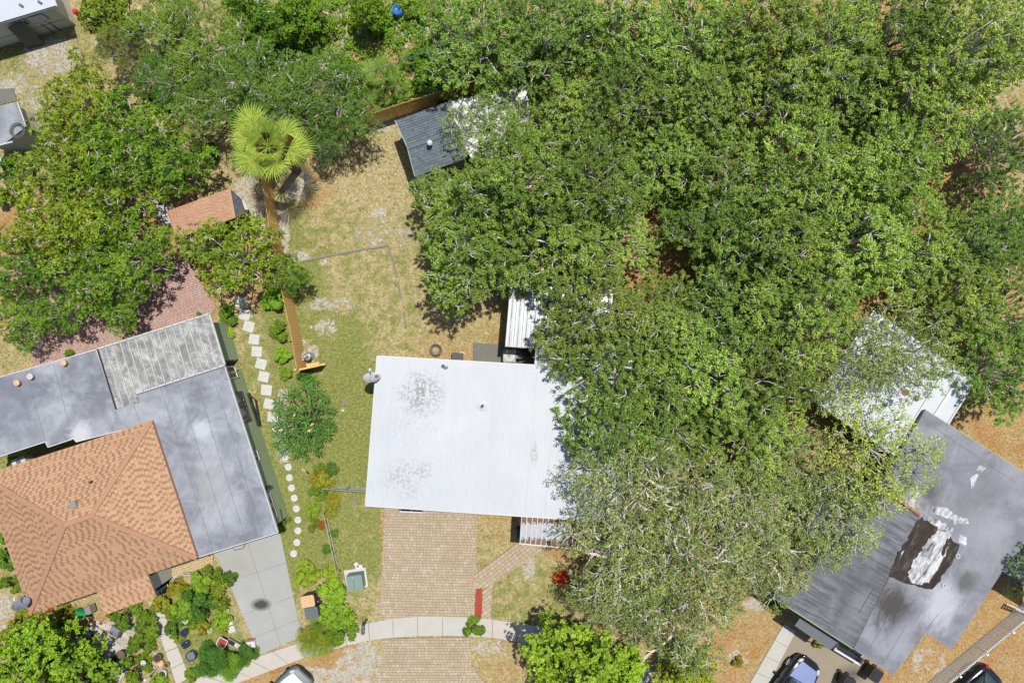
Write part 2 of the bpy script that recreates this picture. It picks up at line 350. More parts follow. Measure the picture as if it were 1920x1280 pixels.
def ragged(poly, amp, step, seed=1):
    rg = random.Random(seed); out = []
    for i in range(len(poly)):
        a = Vector(poly[i]); b = Vector(poly[(i + 1) % len(poly)]); k = max(1, int((b - a).length / step))
        for j in range(k):
            p = a.lerp(b, j / k)
            out.append(p + Vector((rg.uniform(-amp, amp), rg.uniform(-amp, amp), 0)))
    return out
def clip(sub, clp):
    """Sutherland-Hodgman, clp convex ccw, 2D tuples"""
    out = sub
    for i in range(len(clp)):
        a = clp[i]; b = clp[(i + 1) % len(clp)]; inp = out; out = []
        if not inp: return []
        def side(p): return (b[0] - a[0]) * (p[1] - a[1]) - (b[1] - a[1]) * (p[0] - a[0])
        for j in range(len(inp)):
            p = inp[j]; q = inp[(j + 1) % len(inp)]; sp_, sq = side(p), side(q)
            if sp_ >= 0: out.append(p)
            if (sp_ >= 0) != (sq >= 0):
                t = sp_ / (sp_ - sq); out.append((p[0] + (q[0] - p[0]) * t, p[1] + (q[1] - p[1]) * t))
    return out
def tiles(mb, poly3, udir, tw, th, gap, thick, jit=.15, stagger=.5, seed=3, wvar=0, lean=0, mb2=None):
    """fills a convex planar 3D polygon with small raised tiles"""
    rg = random.Random(seed); o = Vector(poly3[0]); n = None
    for i in range(1, len(poly3) - 1):
        c = (Vector(poly3[i]) - o).cross(Vector(poly3[i + 1]) - o)
        if c.length > 1e-4: n = c.normalized(); break
    if n.z < 0: n = -n
    u = Vector(udir); u = (u - n * u.dot(n)).normalized(); v = n.cross(u)
    q = [((Vector(p) - o).dot(u), (Vector(p) - o).dot(v)) for p in poly3]
    ar = sum(q[i][0] * q[(i + 1) % len(q)][1] - q[(i + 1) % len(q)][0] * q[i][1] for i in range(len(q)))
    if ar < 0: q = q[::-1]
    u0, u1 = min(a for a, b in q), max(a for a, b in q); v0, v1 = min(b for a, b in q), max(b for a, b in q)
    r = 0; y = v0
    while y < v1:
        x = u0 - (tw * (stagger if r % 2 else 0)) - rg.random() * tw * (jit if mb2 is None else 2)
        ci = r
        while x < u1:
            ci += 1; w = tw * (1 + rg.uniform(-wvar, wvar)); tgt = mb
            if mb2 is not None:
                if ci % 2 and rg.random() < .85: tgt = mb2; w = tw * .62
                elif ci % 2 == 0: w = tw * 1.1
            t = clip([(x + gap / 2, y + gap / 2), (x + w - gap / 2, y + gap / 2), (x + w - gap / 2, y + th - gap / 2), (x + gap / 2, y + th - gap / 2)], q)
            if len(t) >= 3:
                ta = abs(sum(t[i][0] * t[(i + 1) % len(t)][1] - t[(i + 1) % len(t)][0] * t[i][1] for i in range(len(t)))) / 2
                if ta > .12 * tw * th:
                    hgt = thick * (1 + rg.uniform(-jit, jit)); k = len(t)
                    lo = [o + u * a + v * b for a, b in t]
                    hi = [o + u * a + v * b + n * (hgt + lean * (1 - (b - y) / th)) for a, b in t]
                    tgt.add(lo + hi, [tuple(range(k, 2 * k))] + [(i, (i + 1) % k, k + (i + 1) % k, k + i) for i in range(k)])
            x += w
        y += th; r += 1
    return mb
def inset(poly, d):
    n = len(poly); ar = sum(poly[i][0] * poly[(i + 1) % n][1] - poly[(i + 1) % n][0] * poly[i][1] for i in range(n)); s_ = 1 if ar > 0 else -1; out = []
    for i in range(n):
        a, b, c = Vector(poly[i - 1]), Vector(poly[i]), Vector(poly[(i + 1) % n])
        d1 = (b - a); d1.z = 0; d1.normalize(); d2 = (c - b); d2.z = 0; d2.normalize()
        n1 = Vector((-d1.y, d1.x, 0)) * s_; n2 = Vector((-d2.y, d2.x, 0)) * s_; m = n1 + n2
        k = max(.35, m.length_squared / 2); out.append(b + m * (d / k))
    return out

# ================================================================== SETTING
# ground sheet with painted zones
def make_ground():
    xs = np.concatenate([[-120, -80, -55], np.arange(-36, 36.01, .4), [55, 80, 120]]); ys = np.concatenate([[-110, -70, -45], np.arange(-26, 26.01, .4), [45, 70, 110]])
    X, Y = np.meshgrid(xs, ys); nx, ny = len(xs), len(ys); V = np.stack([X.ravel(), Y.ravel(), np.zeros(nx * ny)], 1)
    idx = np.arange(nx * ny).reshape(ny, nx); F = np.stack([idx[:-1, :-1].ravel(), idx[:-1, 1:].ravel(), idx[1:, 1:].ravel(), idx[1:, :-1].ravel()], 1)
    me = bpy.data.meshes.new('ground'); me.vertices.add(len(V)); me.vertices.foreach_set('co', V.ravel()); me.loops.add(F.size); me.loops.foreach_set('vertex_index', F.ravel().astype(np.int32))
    me.polygons.add(len(F)); me.polygons.foreach_set('loop_start', np.arange(0, F.size, 4, dtype=np.int32)); me.update(calc_edges=True)
    px = 960 + V[:, 0] * PPM; py = 640 - V[:, 1] * PPM; C = np.zeros((len(V), 4)); C[:, 3] = 1
    C[:, 1] = .38; C[:, 0] = .30                       # some grass, some litter everywhere
    def blob(x, y, rx, ry, ch, val, mode='max', soft=.5):
        d = np.sqrt(((px - x) / rx) ** 2 + ((py - y) / ry) ** 2); w = np.clip((1 + soft - d) / soft, 0, 1); w = w * w * (3 - 2 * w)
        C[:, ch] = C[:, ch] * (1 - w) + val * w
    for z in ZONES: blob(*z)
    a = me.color_attributes.new('zone', 'FLOAT_COLOR', 'POINT'); a.data.foreach_set('color', C.ravel())
    me.materials.append(M['ground']); o = bpy.data.objects.new('ground', me); COL.objects.link(o); o['kind'] = 'structure'
    return C, xs, ys
ZONES = [
    # x, y, rx, ry, channel(0 litter,1 green,2 sand), value
    (1350, 500, 420, 560, 0, .85), (1350, 500, 420, 560, 1, .1),
    (1850, 1000, 260, 420, 0, .85), (1850, 900, 260, 420, 1, .08),
    (660, 450, 130, 220, 0, .12), (660, 480, 130, 190, 1, .48), (700, 300, 110, 70, 0, .28), (700, 300, 110, 80, 1, .28), (640, 590, 80, 60, 1, .62), (700, 530, 70, 60, 1, .44),
    (712, 405, 14, 12, 2, .95), (527, 430, 12, 40, 2, .9), (560, 480, 22, 10, 2, .85), (615, 570, 35, 12, 2, .55, 'max', 1), (610, 615, 20, 14, 2, .55), (575, 660, 14, 24, 2, .7), (700, 240, 34, 8, 2, .65), (720, 235, 16, 6, 2, .9), (720, 440, 50, 30, 2, .38),
    (590, 330, 40, 60, 0, .5), (560, 345, 22, 30, 2, .6),
    (850, 430, 50, 160, 0, .42), (890, 580, 60, 60, 0, .38), (890, 580, 60, 60, 1, .35), (800, 640, 120, 24, 1, .42),
    (655, 800, 40, 160, 1, .92), (655, 800, 40, 140, 0, .0), (640, 840, 30, 80, 1, 1.0), (670, 1010, 50, 80, 1, .74), (670, 1010, 50, 100, 0, .05), (655, 1120, 45, 40, 1, .45), (716, 1060, 6, 110, 0, .6),
    (545, 750, 60, 260, 1, .85), (545, 750, 60, 260, 0, .08), (565, 1030, 45, 110, 1, .9), (480, 700, 30, 90, 1, .6), (530, 800, 16, 70, 2, .55), (600, 1150, 40, 60, 1, .4),
    (930, 1030, 36, 60, 1, .42), (990, 1120, 90, 60, 1, .52), (990, 1120, 90, 60, 0, .12), (990, 1062, 14, 22, 2, .7),
    (560, 1260, 130, 36, 0, .85), (560, 1260, 130, 36, 1, .1), (680, 1250, 40, 34, 2, .75), (620, 1270, 60, 18, 2, .6), (690, 1225, 20, 20, 2, .7), (700, 1240, 10, 16, 0, .9), (650, 1222, 40, 8, 0, .9),
    (930, 1240, 50, 40, 0, .5), (915, 1215, 30, 12, 2, .6),
    (1400, 1130, 70, 70, 0, .62), (1400, 1130, 70, 70, 1, .35), (1370, 1240, 50, 50, 0, .7), (1415, 1135, 20, 12, 2, .8), (1380, 1235, 16, 16, 2, .65), (1560, 860, 40, 60, 0, .75), (1720, 950, 60, 20, 0, .9),
    (1860, 830, 70, 70, 0, .95), (1840, 1230, 60, 60, 0, .95), (1760, 1230, 60, 40, 0, .72), (1740, 1240, 30, 26, 2, .45), (1870, 1190, 40, 16, 1, .5), (1600, 1225, 70, 30, 0, .95), (1625, 1225, 50, 12, 2, .65),
    (60, 130, 110, 90, 1, .55), (60, 130, 110, 90, 0, .15), (95, 105, 50, 30, 2, .62), (40, 180, 60, 40, 2, .42), (20, 165, 20, 10, 2, .7), (10, 100, 40, 12, 1, .9),
    (240, 70, 60, 50, 2, .50), (240, 70, 70, 60, 0, .35), (260, 60, 30, 30, 2, .6),
    (650, 60, 180, 60, 1, .58), (650, 60, 180, 60, 0, .3), (660, 55, 30, 40, 2, .6), (560, 35, 40, 20, 2, .55), (780, 40, 50, 30, 2, .55), (720, 110, 60, 30, 0, .6), (780, 190, 120, 20, 0, .7),
    (200, 500, 260, 120, 0, .7), (470, 370, 30, 40, 2, .6), (480, 420, 20, 60, 0, .6), (345, 235, 20, 20, 0, .9),
    (120, 1200, 200, 60, 0, .6), (250, 1200, 60, 40, 1, .5), (240, 1190, 40, 30, 2, .62), (375, 1200, 60, 70, 1, .7), (375, 1200, 60, 70, 0, .1), (300, 1230, 20, 40, 2, .4), (10, 1150, 14, 40, 2, .6),
    (40, 860, 60, 30, 1, .8),
]
ZC, GX, GY = make_ground()
def zone_at(x, y):
    i = min(len(GX) - 1, max(0, int(np.searchsorted(GX, x)))); j = min(len(GY) - 1, max(0, int(np.searchsorted(GY, y)))); return ZC[j * len(GX) + i]

# sidewalk of separate slabs
def polyline(pts, k):
    pts = [Vector((*p, 0)) for p in pts]; L = [0]
    for a, b in zip(pts, pts[1:]): L.append(L[-1] + (b - a).length)
    out = []
    for i in range(k + 1):
        t = L[-1] * i / k; j = max(q for q in range(len(L)) if L[q] <= t + 1e-6); j = min(j, len(pts) - 2)
        out.append(pts[j].lerp(pts[j + 1], (t - L[j]) / (L[j + 1] - L[j])))
    return out
UP = [(340, 1290), (375, 1267), (489, 1228), (562, 1203), (667, 1173), (709, 1162), (760, 1155), (800, 1154), (870, 1155), (930, 1160), (1000, 1171), (1060, 1183), (1130, 1208), (1200, 1240), (1270, 1285)]
LO = [(400, 1310), (435, 1283), (525, 1249), (577, 1229), (669, 1203), (712, 1195), (760, 1192), (800, 1190), (870, 1190), (930, 1194), (1000, 1207), (1055, 1218), (1120, 1243), (1185, 1275), (1230, 1310)]
side = bpy.data.objects.new('sidewalk', None); COL.objects.link(side); side['kind'] = 'structure'
LN = [0.0]
for a, b in zip(UP, UP[1:]): LN.append(LN[-1] + math.hypot(b[0] - a[0], b[1] - a[1]))
def along(pts, t):
    d = t * LN[-1]; j = min(len(LN) - 2, max(q for q in range(len(LN)) if LN[q] <= d + 1e-6)); f = (d - LN[j]) / (LN[j + 1] - LN[j])
    return Vector((*pts[j], 0)).lerp(Vector((*pts[j + 1], 0)), f)
ua = [along(UP, i / 21) for i in range(22)]; la = [along(LO, i / 21) for i in range(22)]
for i in range(21):
    a, b, c, d = ua[i], ua[i + 1], la[i + 1], la[i]; g = .012
    q = [a.lerp(b, g), a.lerp(b, 1 - g), d.lerp(c, 1 - g), d.lerp(c, g)]
    q = [P(p.x, p.y) for p in q]
    cx = (a.x + b.x) / 2
    MB().prism(q, -.05, .075 + random.uniform(-.005, .005)).build('slab', 'walkgrey' if 712 < cx < 880 else 'walk', side)

def paved(name, parts, mat, label=None, cat=None, bed='soil', udir=(1, 0, 0), tw=.22, th=.18, thick=.012, zbed=.03, seed=1, wvar=.25, border=None, kind_root=None):
    """a bed with joined small pavers on it (pavers are too small to pick apart singly)"""
    loc = P(*parts[0][0]); root = bpy.data.objects.new(name, None); COL.objects.link(root); root.location = loc
    if label: tag(root, label, cat)
    else: root['kind'] = 'structure'
    mb = MB()
    for q in parts: mb.prism(PL(q), -.04, zbed + .001 * parts.index(q))
    mb.build('base', bed, root)
    mb = MB()
    for i, q in enumerate(parts): tiles(mb, [Vector((p.x, p.y, zbed + .004)) for p in PL(q)], udir, tw, th, .02, thick + .015, .3, .5, seed + i, wvar)
    mb.build('pavers', mat, root, kind='stuff')
    return root
M['jointsand'] = plain('joint_sand', (.30, .25, .19), .95, var=.3)
drv = paved('driveway', [[(722, 940), (897, 945), (889, 1162), (712, 1166)]], 'paver', bed='jointsand', udir=(1, -.02, 0), tw=.21, th=.16, seed=4)
paved('driveway_apron', [[(716, 1197), (880, 1193), (884, 1245), (716, 1240)], [(716, 1240), (884, 1245), (925, 1300), (690, 1300)]], 'paver', bed='jointsand', udir=(1, 0, 0), tw=.21, th=.16, seed=9)
paved('front_path', [[(889, 1077), (978, 1010), (1030, 1020), (915, 1100), (889, 1103)], [(905, 1107), (924, 1092), (920, 1160), (903, 1158)]], 'paver', bed='jointsand', udir=(.8, .6, 0), tw=.26, th=.2, seed=12)
def stones_row(name, pts, w, h, mat, root, z=.06):
    for i, (x, y, r) in enumerate(pts):
        MB().box(P(x, y) + Vector((0, 0, z / 2)), (w, h, z), r).build(name, mat, root)
# driveway edging bricks (long border stones)
for i in range(11):
    t = i / 11; x = 720 - 8 * t; y = 962 + 190 * t
paved('brick_patio', [[(30, 565), (340, 470), (407, 575), (395, 592), (178, 668), (70, 708)]], 'redpaver', bed='jointsand', udir=(.95, .3, 0), tw=.24, th=.13, seed=20, zbed=.03)
# concrete drive of the left house, in cast slabs
cd = bpy.data.objects.new('concrete_driveway', None); COL.objects.link(cd); cd['kind'] = 'structure'
A_, B_, C_, D_ = Vector((402, 1030, 0)), Vector((525, 995, 0)), Vector((566, 1192, 0)), Vector((488, 1226, 0))
cuts = [0, .3, .62, .84, 1]
for i in range(4):
    for j in range(2):
        t0, t1 = cuts[i] + .0012, cuts[i + 1] - .0012; s0, s1 = (0, .498) if j == 0 else (.502, 1)
        L0, L1, R0, R1 = A_.lerp(D_, t0), A_.lerp(D_, t1), B_.lerp(C_, t0), B_.lerp(C_, t1)
        q = [L0.lerp(R0, s0), L0.lerp(R0, s1), L1.lerp(R1, s1), L1.lerp(R1, s0)]
        MB().prism([P(p.x, p.y) for p in q], -.04, .04 + random.uniform(-.004, .004)).build('slab', 'conc', cd)
# side drive of right house
sd_ = MB().prism(PL([(1468, 1170), (1600, 1240), (1720, 1320), (1380, 1320)]), -.04, .02).build('side_driveway', 'drive'); sd_['kind'] = 'structure'
strip = bpy.data.objects.new('concrete_strip', None); COL.objects.link(strip); strip['kind'] = 'structure'
for i in range(4):
    a0, a1 = Vector((1470, 1168, 0)), Vector((1400, 1290, 0)); b0, b1 = Vector((1492, 1182, 0)), Vector((1430, 1300, 0)); t0, t1 = i / 4 + .003, (i + 1) / 4 - .003
    MB().prism([P(*p[:2]) for p in (a0.lerp(a1, t0), b0.lerp(b1, t0), b0.lerp(b1, t1), a0.lerp(a1, t1))], -.03, .05).build('slab', 'walkgrey', strip)
# AC pad, garden walk, patio slabs
o = MB().prism(PL([(887, 643), (965, 645), (1003, 650), (1003, 700), (887, 700)]), -.04, .06).build('concrete_pad', 'slab'); o['kind'] = 'structure'
gw = bpy.data.objects.new('garden_walk', None); COL.objects.link(gw); gw['kind'] = 'structure'
a0, a1, b0, b1 = Vector((279, 1126, 0)), Vector((332, 1284, 0)), Vector((300, 1128, 0)), Vector((356, 1268, 0))
for i in range(5):
    t0, t1 = i / 5 + .004, (i + 1) / 5 - .004
    MB().prism([P(*p[:2]) for p in (a0.lerp(a1, t0), b0.lerp(b1, t0), b0.lerp(b1, t1), a0.lerp(a1, t1))], -.03, .045 + random.uniform(-.004, .004)).build('slab', 'walk', gw)
sp_ = bpy.data.objects.new('slab_patio', None); COL.objects.link(sp_); sp_['kind'] = 'structure'
o0 = Vector((172, 1166, 0)); u_ = Vector((14.2, 11.0, 0)); v_ = Vector((-10.5, 14.2, 0))
for i in range(6):
    for j in range(3):
        c = o0 + u_ * i + v_ * j
        MB().prism([P(*(c + u_ * a + v_ * b)[:2]) for a, b in ((.03, .03), (.97, .03), (.97, .97), (.03, .97))], -.03, .04 + random.uniform(-.008, .008)).build('slab', 'walkgrey', sp_)
for i in range(3):
    c = Vector((178, 1160, 0)) + Vector((20, 8, 0)) * i
    MB().prism([P(*(c + Vector(q)).xy) for q in ((0, 0, 0), (19, 8, 0), (26, 22, 0), (5, 14, 0))], -.03, .034).build('slab', 'walk', sp_)
# a strip of yellow pavers by the left house front
# kerb lines in the back yard
kb = thing('border_kerb', 'low L-shaped concrete kerb sunk in the dry back lawn', 'kerb', P(730, 461))
for a, b in [((560, 492), (600, 483)), ((600, 483), (640, 475)), ((640, 475), (685, 467)), ((685, 467), (728, 461)), ((728, 461), (736, 487)), ((737, 489), (744, 520)), ((746, 528), (752, 560)), ((757, 585), (761, 612))]:
    MB().bar(P(*a) + Vector((0, 0, .03)), P(*b) + Vector((0, 0, .03)), .11, .08).build('kerb_block', 'slab' if 0 else 'jointsand', kb)

# ================================================================== BUILDINGS
def walls(root, poly, z, mat, d=.35):
    q = inset([(p[0], p[1], 0) for p in poly], d)
    MB().prism(q, 0, z - .12).build('wall', mat, root); return q
def win(root, a, b, z0, z1, out, frame='white', glass='darkglass'):
    """window on wall between ground points a,b, proud of the wall along 'out'"""
    a = Vector(a); b = Vector(b); out = Vector(out).normalized()
    m = MB(); w = .06
    for p, q in (((a, z0), (b, z0)), ((a, z1), (b, z1)), ((a, z0), (a, z1)), ((b, z0), (b, z1)), (((a + b) / 2, z0), ((a + b) / 2, z1))):
        m.bar(Vector((p[0].x, p[0].y, p[1])) + out * .04, Vector((q[0].x, q[0].y, q[1])) + out * .04, w, w)
    f = m.build('window', frame, root); d = (b - a) * .02
    MB().add([Vector((p.x, p.y, z)) + out * .03 for p, z in ((a + d, z0), (b - d, z0), (b - d, z1), (a + d, z1))], [(0, 1, 2, 3)]).build('pane', glass, f)

# ---- central white-roofed house
z = 3.0
hs = thing('white_roof_house', 'single storey house with long flat white roof, two scuffed dark patches and a vent pipe', 'house', P(930, 820))
out = [(707, 667), (1003, 684), (1006, 641), (1190, 652), (1165, 980), (685, 948)]
rp = PL(out, z)
walls(hs, rp, z, 'cream', .4)
mb = MB().prism(PL(out, z), z - .16, z); mb.build('roof', 'whiteroof', hs)
TL, TR, BL, BR = Vector((707, 667, 0)), Vector((1189, 695, 0)), Vector((685, 948, 0)), Vector((1165, 979, 0))
us = [0, .068, .127, .20, .315, .47, .545, .625, .70, .78, .87, .995]
for i in range(len(us) - 1):
    e = .0009; q = [TL.lerp(TR, us[i] + e), TL.lerp(TR, us[i + 1] - e), BL.lerp(BR, us[i + 1] - e), BL.lerp(BR, us[i] + e)]
    q[0] = q[0].lerp(q[3], .006); q[1] = q[1].lerp(q[2], .006); q[2] = q[2].lerp(q[1], .006); q[3] = q[3].lerp(q[0], .006)
    MB().prism([P(p.x, p.y, z) for p in q], z + .002, z + .014 + .007 * (i % 2)).build('roof_panel', 'whiteroof', hs)
for u in us[1:-1]:
    a, b = TL.lerp(TR, u), BL.lerp(BR, u)
    MB().bar(P(a.x, a.y + 3, z) + Vector((0, 0, .022)), P(b.x, b.y - 3, z) + Vector((0, 0, .022)), .05, .012).build('roof_seam', 'seam', hs)
MB().prism(PL([(1006, 645), (1187, 655), (1186, 690), (1004, 680)], z), z + .002, z + .012).build('roof_panel', 'whiteroof', hs)
m = MB()
for a, b in zip(out, out[1:] + out[:1]): m.bar(P(*a, z) - Vector((0, 0, .09)), P(*b, z) - Vector((0, 0, .09)), .05, .2)
m.build('fascia', 'white', hs)
vp = MB().lathe(P(905, 760, z + .02), [(.3, 0), (.3, .02), (.12, .05)], 24).build('vent_collar', 'whiteroof', hs)
MB().lathe(P(905, 760, z + .05), [(.07, 0), (.07, .3), (.04, .3), (.04, .2)], 14).build('vent_pipe', 'dark', hs)
m = MB().lathe(P(831, 686, z + .02), [(.1, 0), (.09, .12), (.02, .16)], 10); m.box(P(836, 689, z + .07), (.2, .13, .1), .4); m.build('roof_boot', 'greyplastic', hs)
win(hs, P(760, 941), P(800, 943), .4, 2.0, (0, -1, 0))

def dish(name, label, px, py, zz, rx, ry, mat, mount_px, rustspot=None):
    c = P(px, py, zz); t = thing(name, label, 'satellite dish', P(*mount_px, 0) * 1)
    t.location = (P(*mount_px, zz - .4).x, P(*mount_px, zz - .4).y, zz - .4)
    m = MB(); n = 24; rings = 5; vs = []; fs = []
    tilt = Matrix.Rotation(R_(-62), 3, 'X')
    for i in range(rings + 1):
        r = i / rings
        for k in range(n):
            a = 2 * math.pi * k / n; vs.append(c + tilt @ Vector((rx * r * math.cos(a), ry * r * math.sin(a), -.13 * (1 - r * r))))
    fs = [(i * n + k, i * n + (k + 1) % n, (i + 1) * n + (k + 1) % n, (i + 1) * n + k) for i in range(rings) for k in range(n)]
    b = [v - tilt @ Vector((0, 0, .03)) for v in vs]; m.add(vs, fs); m.add(b, [f[::-1] for f in fs])
    m.add([vs[rings * n + k] for k in range(n)] + [b[rings * n + k] for k in range(n)], [(k, n + k, n + (k + 1) % n, (k + 1) % n) for k in range(n)])
    d = m.build('reflector', mat, t, True)
    m = MB().tube([t.location, t.location + Vector((0, 0, .25)), c - tilt @ Vector((0, 0, .16))], .03, 6); m.build('mast', 'steel', t)
    m = MB().tube([c + tilt @ Vector((0, -ry * .9, 0)), c + tilt @ Vector((0, -ry * .5, .55))], .015, 5); m.build('feed_arm', 'steel', t)
    MB().box(c + tilt @ Vector((0, -ry * .45, .58)), (.09, .14, .09)).build('receiver', 'white', t)
    if rustspot:
        MB().lathe(c + Vector((rustspot, .04, .02)), [(.11, 0), (.1, .03)], 10, 1, .8).build('rust_patch', 'rustm', t)
    return t
dish('satellite_dish', 'pale blue satellite dish with a rusty spot on the left edge of the white roof', 697, 706, 3.3, .47, .5, 'dish_blue', (698, 694), .26)
dish('satellite_dish', 'dark grey satellite dish at the lower left corner of the tan shingle roof', 39, 1131, 3.75, .42, .44, 'dish_grey', (43, 1117))

# ---- ribbed metal patio roof behind the house
z = 2.6
pr = thing('patio_cover', 'galvanised ribbed metal patio roof behind the white roof, half under the oaks', 'patio roof', P(1030, 590))
TL, TR, BL, BR = Vector((957, 529, 0)), Vector((1150, 545, 0)), Vector((947, 648, 0)), Vector((1140, 662, 0))
n = 13
for i in range(n):
    q = [TL.lerp(TR, i / n + .001), TL.lerp(TR, (i + 1) / n - .001), BL.lerp(BR, (i + 1) / n - .001), BL.lerp(BR, i / n + .001)]
    MB().prism([P(p.x, p.y, z) for p in q], z, z + .02).build('roof_panel', 'corr2', pr)
    for k in (.15, .5, .85):
        a, b = TL.lerp(TR, (i + k) / n), BL.lerp(BR, (i + k) / n)
        MB().bar(P(a.x, a.y, z) + Vector((0, 0, .04)), P(b.x, b.y, z) + Vector((0, 0, .04)), .045, .05).build('rib', 'corr2_rib' if k != .5 else 'corr', pr)
for q in ((960, 533), (1145, 550)):
    MB().tube([P(*q, 0), Vector((*P(*q, 2.59).xy, 2.59))], .05, 6).build('post', 'white', pr)
for a, b in ((TL, TR), (BL, BR)): MB().bar(P(a.x, a.y, 2.52), P(b.x, b.y, 2.52), .08, .12).build('beam', 'white', pr)
# ---- peeling aluminium awning over the front door
z = 2.75
aw = thing('awning', 'front awning of narrow metal pans with peeling white coating over brown', 'awning', P(1040, 1000))
def M_peel():
    n = NN('peeling_pan'); s_ = n.noise(5, 6, n.map(n.pos(), (1.4, .6, 1)), .7, .5)
    v = n.n('ShaderNodeSeparateXYZ'); n.t.links.new(n.pos(), v.inputs[0])
    yc = P(1000, 995, 2.75).y; d = n.mth('ABSOLUTE', n.mth('SUBTRACT', v.outputs[1], yc)); d = n.mth('ADD', n.mth('MULTIPLY', d, 1.25), n.mth('MULTIPLY', n.mth('SUBTRACT', s_, .5), 1.2))
    xr = P(1062, 995, 2.75).x; d = n.mth('ADD', d, n.mth('MULTIPLY', n.mth('SUBTRACT', v.outputs[0], xr, True), 1.5))
    m = n.ramp(d, [(.5, 1.0), (.56, 0.0)])
    c = n.mix(m, n.mix(n.noise(12, 5), (.14, .07, .035), (.30, .17, .10)), n.mix(n.noise(7, 5, n.map(n.pos(), (1, .3, 1)), .7), (.33, .36, .40), (.72, .73, .74)))
    n.bump(m, .5, .01); return n.fin(c, .7)
M['peel'] = M_peel()
TL, TR, BL, BR = Vector((978, 968, 0)), Vector((1160, 980, 0)), Vector((975, 1017, 0)), Vector((1150, 1034, 0)); n = 18
for i in range(n):
    q = [TL.lerp(TR, i / n + .003), TL.lerp(TR, (i + 1) / n - .003), BL.lerp(BR, (i + 1) / n - .003), BL.lerp(BR, i / n + .003)]
    MB().prism([P(p.x, p.y, z) for p in q], z, z + .015).build('pan', 'peel', aw)
for i in range(n + 1):
    a, b = TL.lerp(TR, i / n), BL.lerp(BR, i / n); MB().bar(P(a.x, a.y, z) + Vector((0, 0, .03)), P(b.x, b.y, z) + Vector((0, 0, .03)), .035, .07).build('rib', 'white', aw)
MB().bar(P(BL.x - 1, BL.y + 1, z), P(BR.x, BR.y + 1, z), .06, .12).build('gutter', 'white', aw)
for q in ((977, 1016), (1060, 1024)): MB().tube([P(*q, 0), Vector((*P(*q, z).xy, z - .07))], .04, 6).build('post', 'white', aw)
tag(MB().bar(P(973, 972, .1), P(973, 984, .1), .12, .08).build('timber', 'tan', loc=P(973, 978)), 'short yellow timber lying beside the left end of the peeling awning', 'timber')
tag(MB().box(P(972, 997, .35), (.16, .5, .7), -.03).build('downspout_box', 'dark', loc=P(972, 997)), 'narrow black box standing against the left end of the peeling awning', 'box')

# ---- left house
lh = thing('green_house', 'sage green house with silver flat roof and tan shingle hip roof in front', 'house', P(250, 880))
z = 2.9
flat = [(-40, 718), (180, 655), (217, 767), (250, 757), (258, 735), (421, 686), (521, 998), (369, 1045), (284, 792), (143, 828), (138, 822), (90, 838), (85, 828), (-40, 868)]
fp = PL(flat, z)
MB().prism(fp, z - .15, z).build('flat_roof', 'silver', lh)
q = inset([(p.x, p.y, 0) for p in fp], .3); MB().prism(q, 0, z - .14).build('wall', 'greenwall', lh)
m = MB()
for a, b in zip(flat, flat[1:] + flat[:1]): m.bar(P(*a, z) - Vector((0, 0, .07)), P(*b, z) - Vector((0, 0, .07)), .04, .16)
m.build('roof_edge', 'white', lh)
m = MB()
for a, b in [((300, 724), (400, 1034)), ((333, 715), (378, 860)), ((380, 860), (432, 1024)), ((366, 704), (410, 850)), ((412, 856), (462, 1015)), ((396, 696), (440, 830)), ((444, 850), (494, 1006)), ((50, 700), (85, 828)), ((100, 682), (128, 790)), ((250, 757), (262, 790))]:
    MB().bar(P(*a, z) + Vector((0, 0, .003)), P(*b, z) + Vector((0, 0, .003)), .02, .01).build('roof_seam', 'seamdark', lh)
for q in ((37, 717), (62, 705), (124, 680)):
    MB().lathe(P(*q, z), [(.13, 0), (.13, .2), (.17, .2), (.17, .27), (.05, .3)], 12).build('roof_vent', 'stone' if q[0] == 62 else 'tan', lh)
# ribbed grey roof section
zc = 2.98; TL, TR, BL, BR = Vector((183, 654, 0)), Vector((393, 588, 0)), Vector((213, 751, 0)), Vector((422, 684, 0)); n = 15
for i in range(n):
    e = .16 if i < 3 else 0; a0, a1 = TL.lerp(TR, i / n + .001), TL.lerp(TR, (i + 1) / n - .001); b0, b1 = BL.lerp(BR, i / n + .001), BL.lerp(BR, (i + 1) / n - .001)
    b0 = b0 + (b0 - a0) * e; b1 = b1 + (b1 - a1) * e
    MB().prism([P(p.x, p.y, zc) for p in (a0, a1, b1, b0)], zc - .1, zc).build('roof_panel', 'corr', lh)
    MB().bar(P(a0.x, a0.y, zc + .03), P(b0.x, b0.y, zc + .03), .05, .06).build('rib', 'corr_rib', lh)
    am, bm = a0.lerp(a1, .5), b0.lerp(b1, .5); MB().bar(P(am.x, am.y, zc + .01), P(bm.x, bm.y, zc + .01), .02, .03).build('rib', 'corr', lh)
for a, b in ((TR, BR), (TL, BL + (BL - TL) * .16), (TL, TR), (BL.lerp(BR, .2), BR)): MB().bar(P(a.x, a.y, zc + .01), P(b.x, b.y, zc + .01), .1, .1).build('roof_edge', 'corr_rib' if a is not TL or b is TR else 'seamdark', lh)
q = inset([(p.x, p.y, 0) for p in PL([(183, 654), (393, 588), (422, 684), (213, 751)], zc)], .35); MB().prism(q, 0, zc - .12).build('wall', 'greenwall', lh)
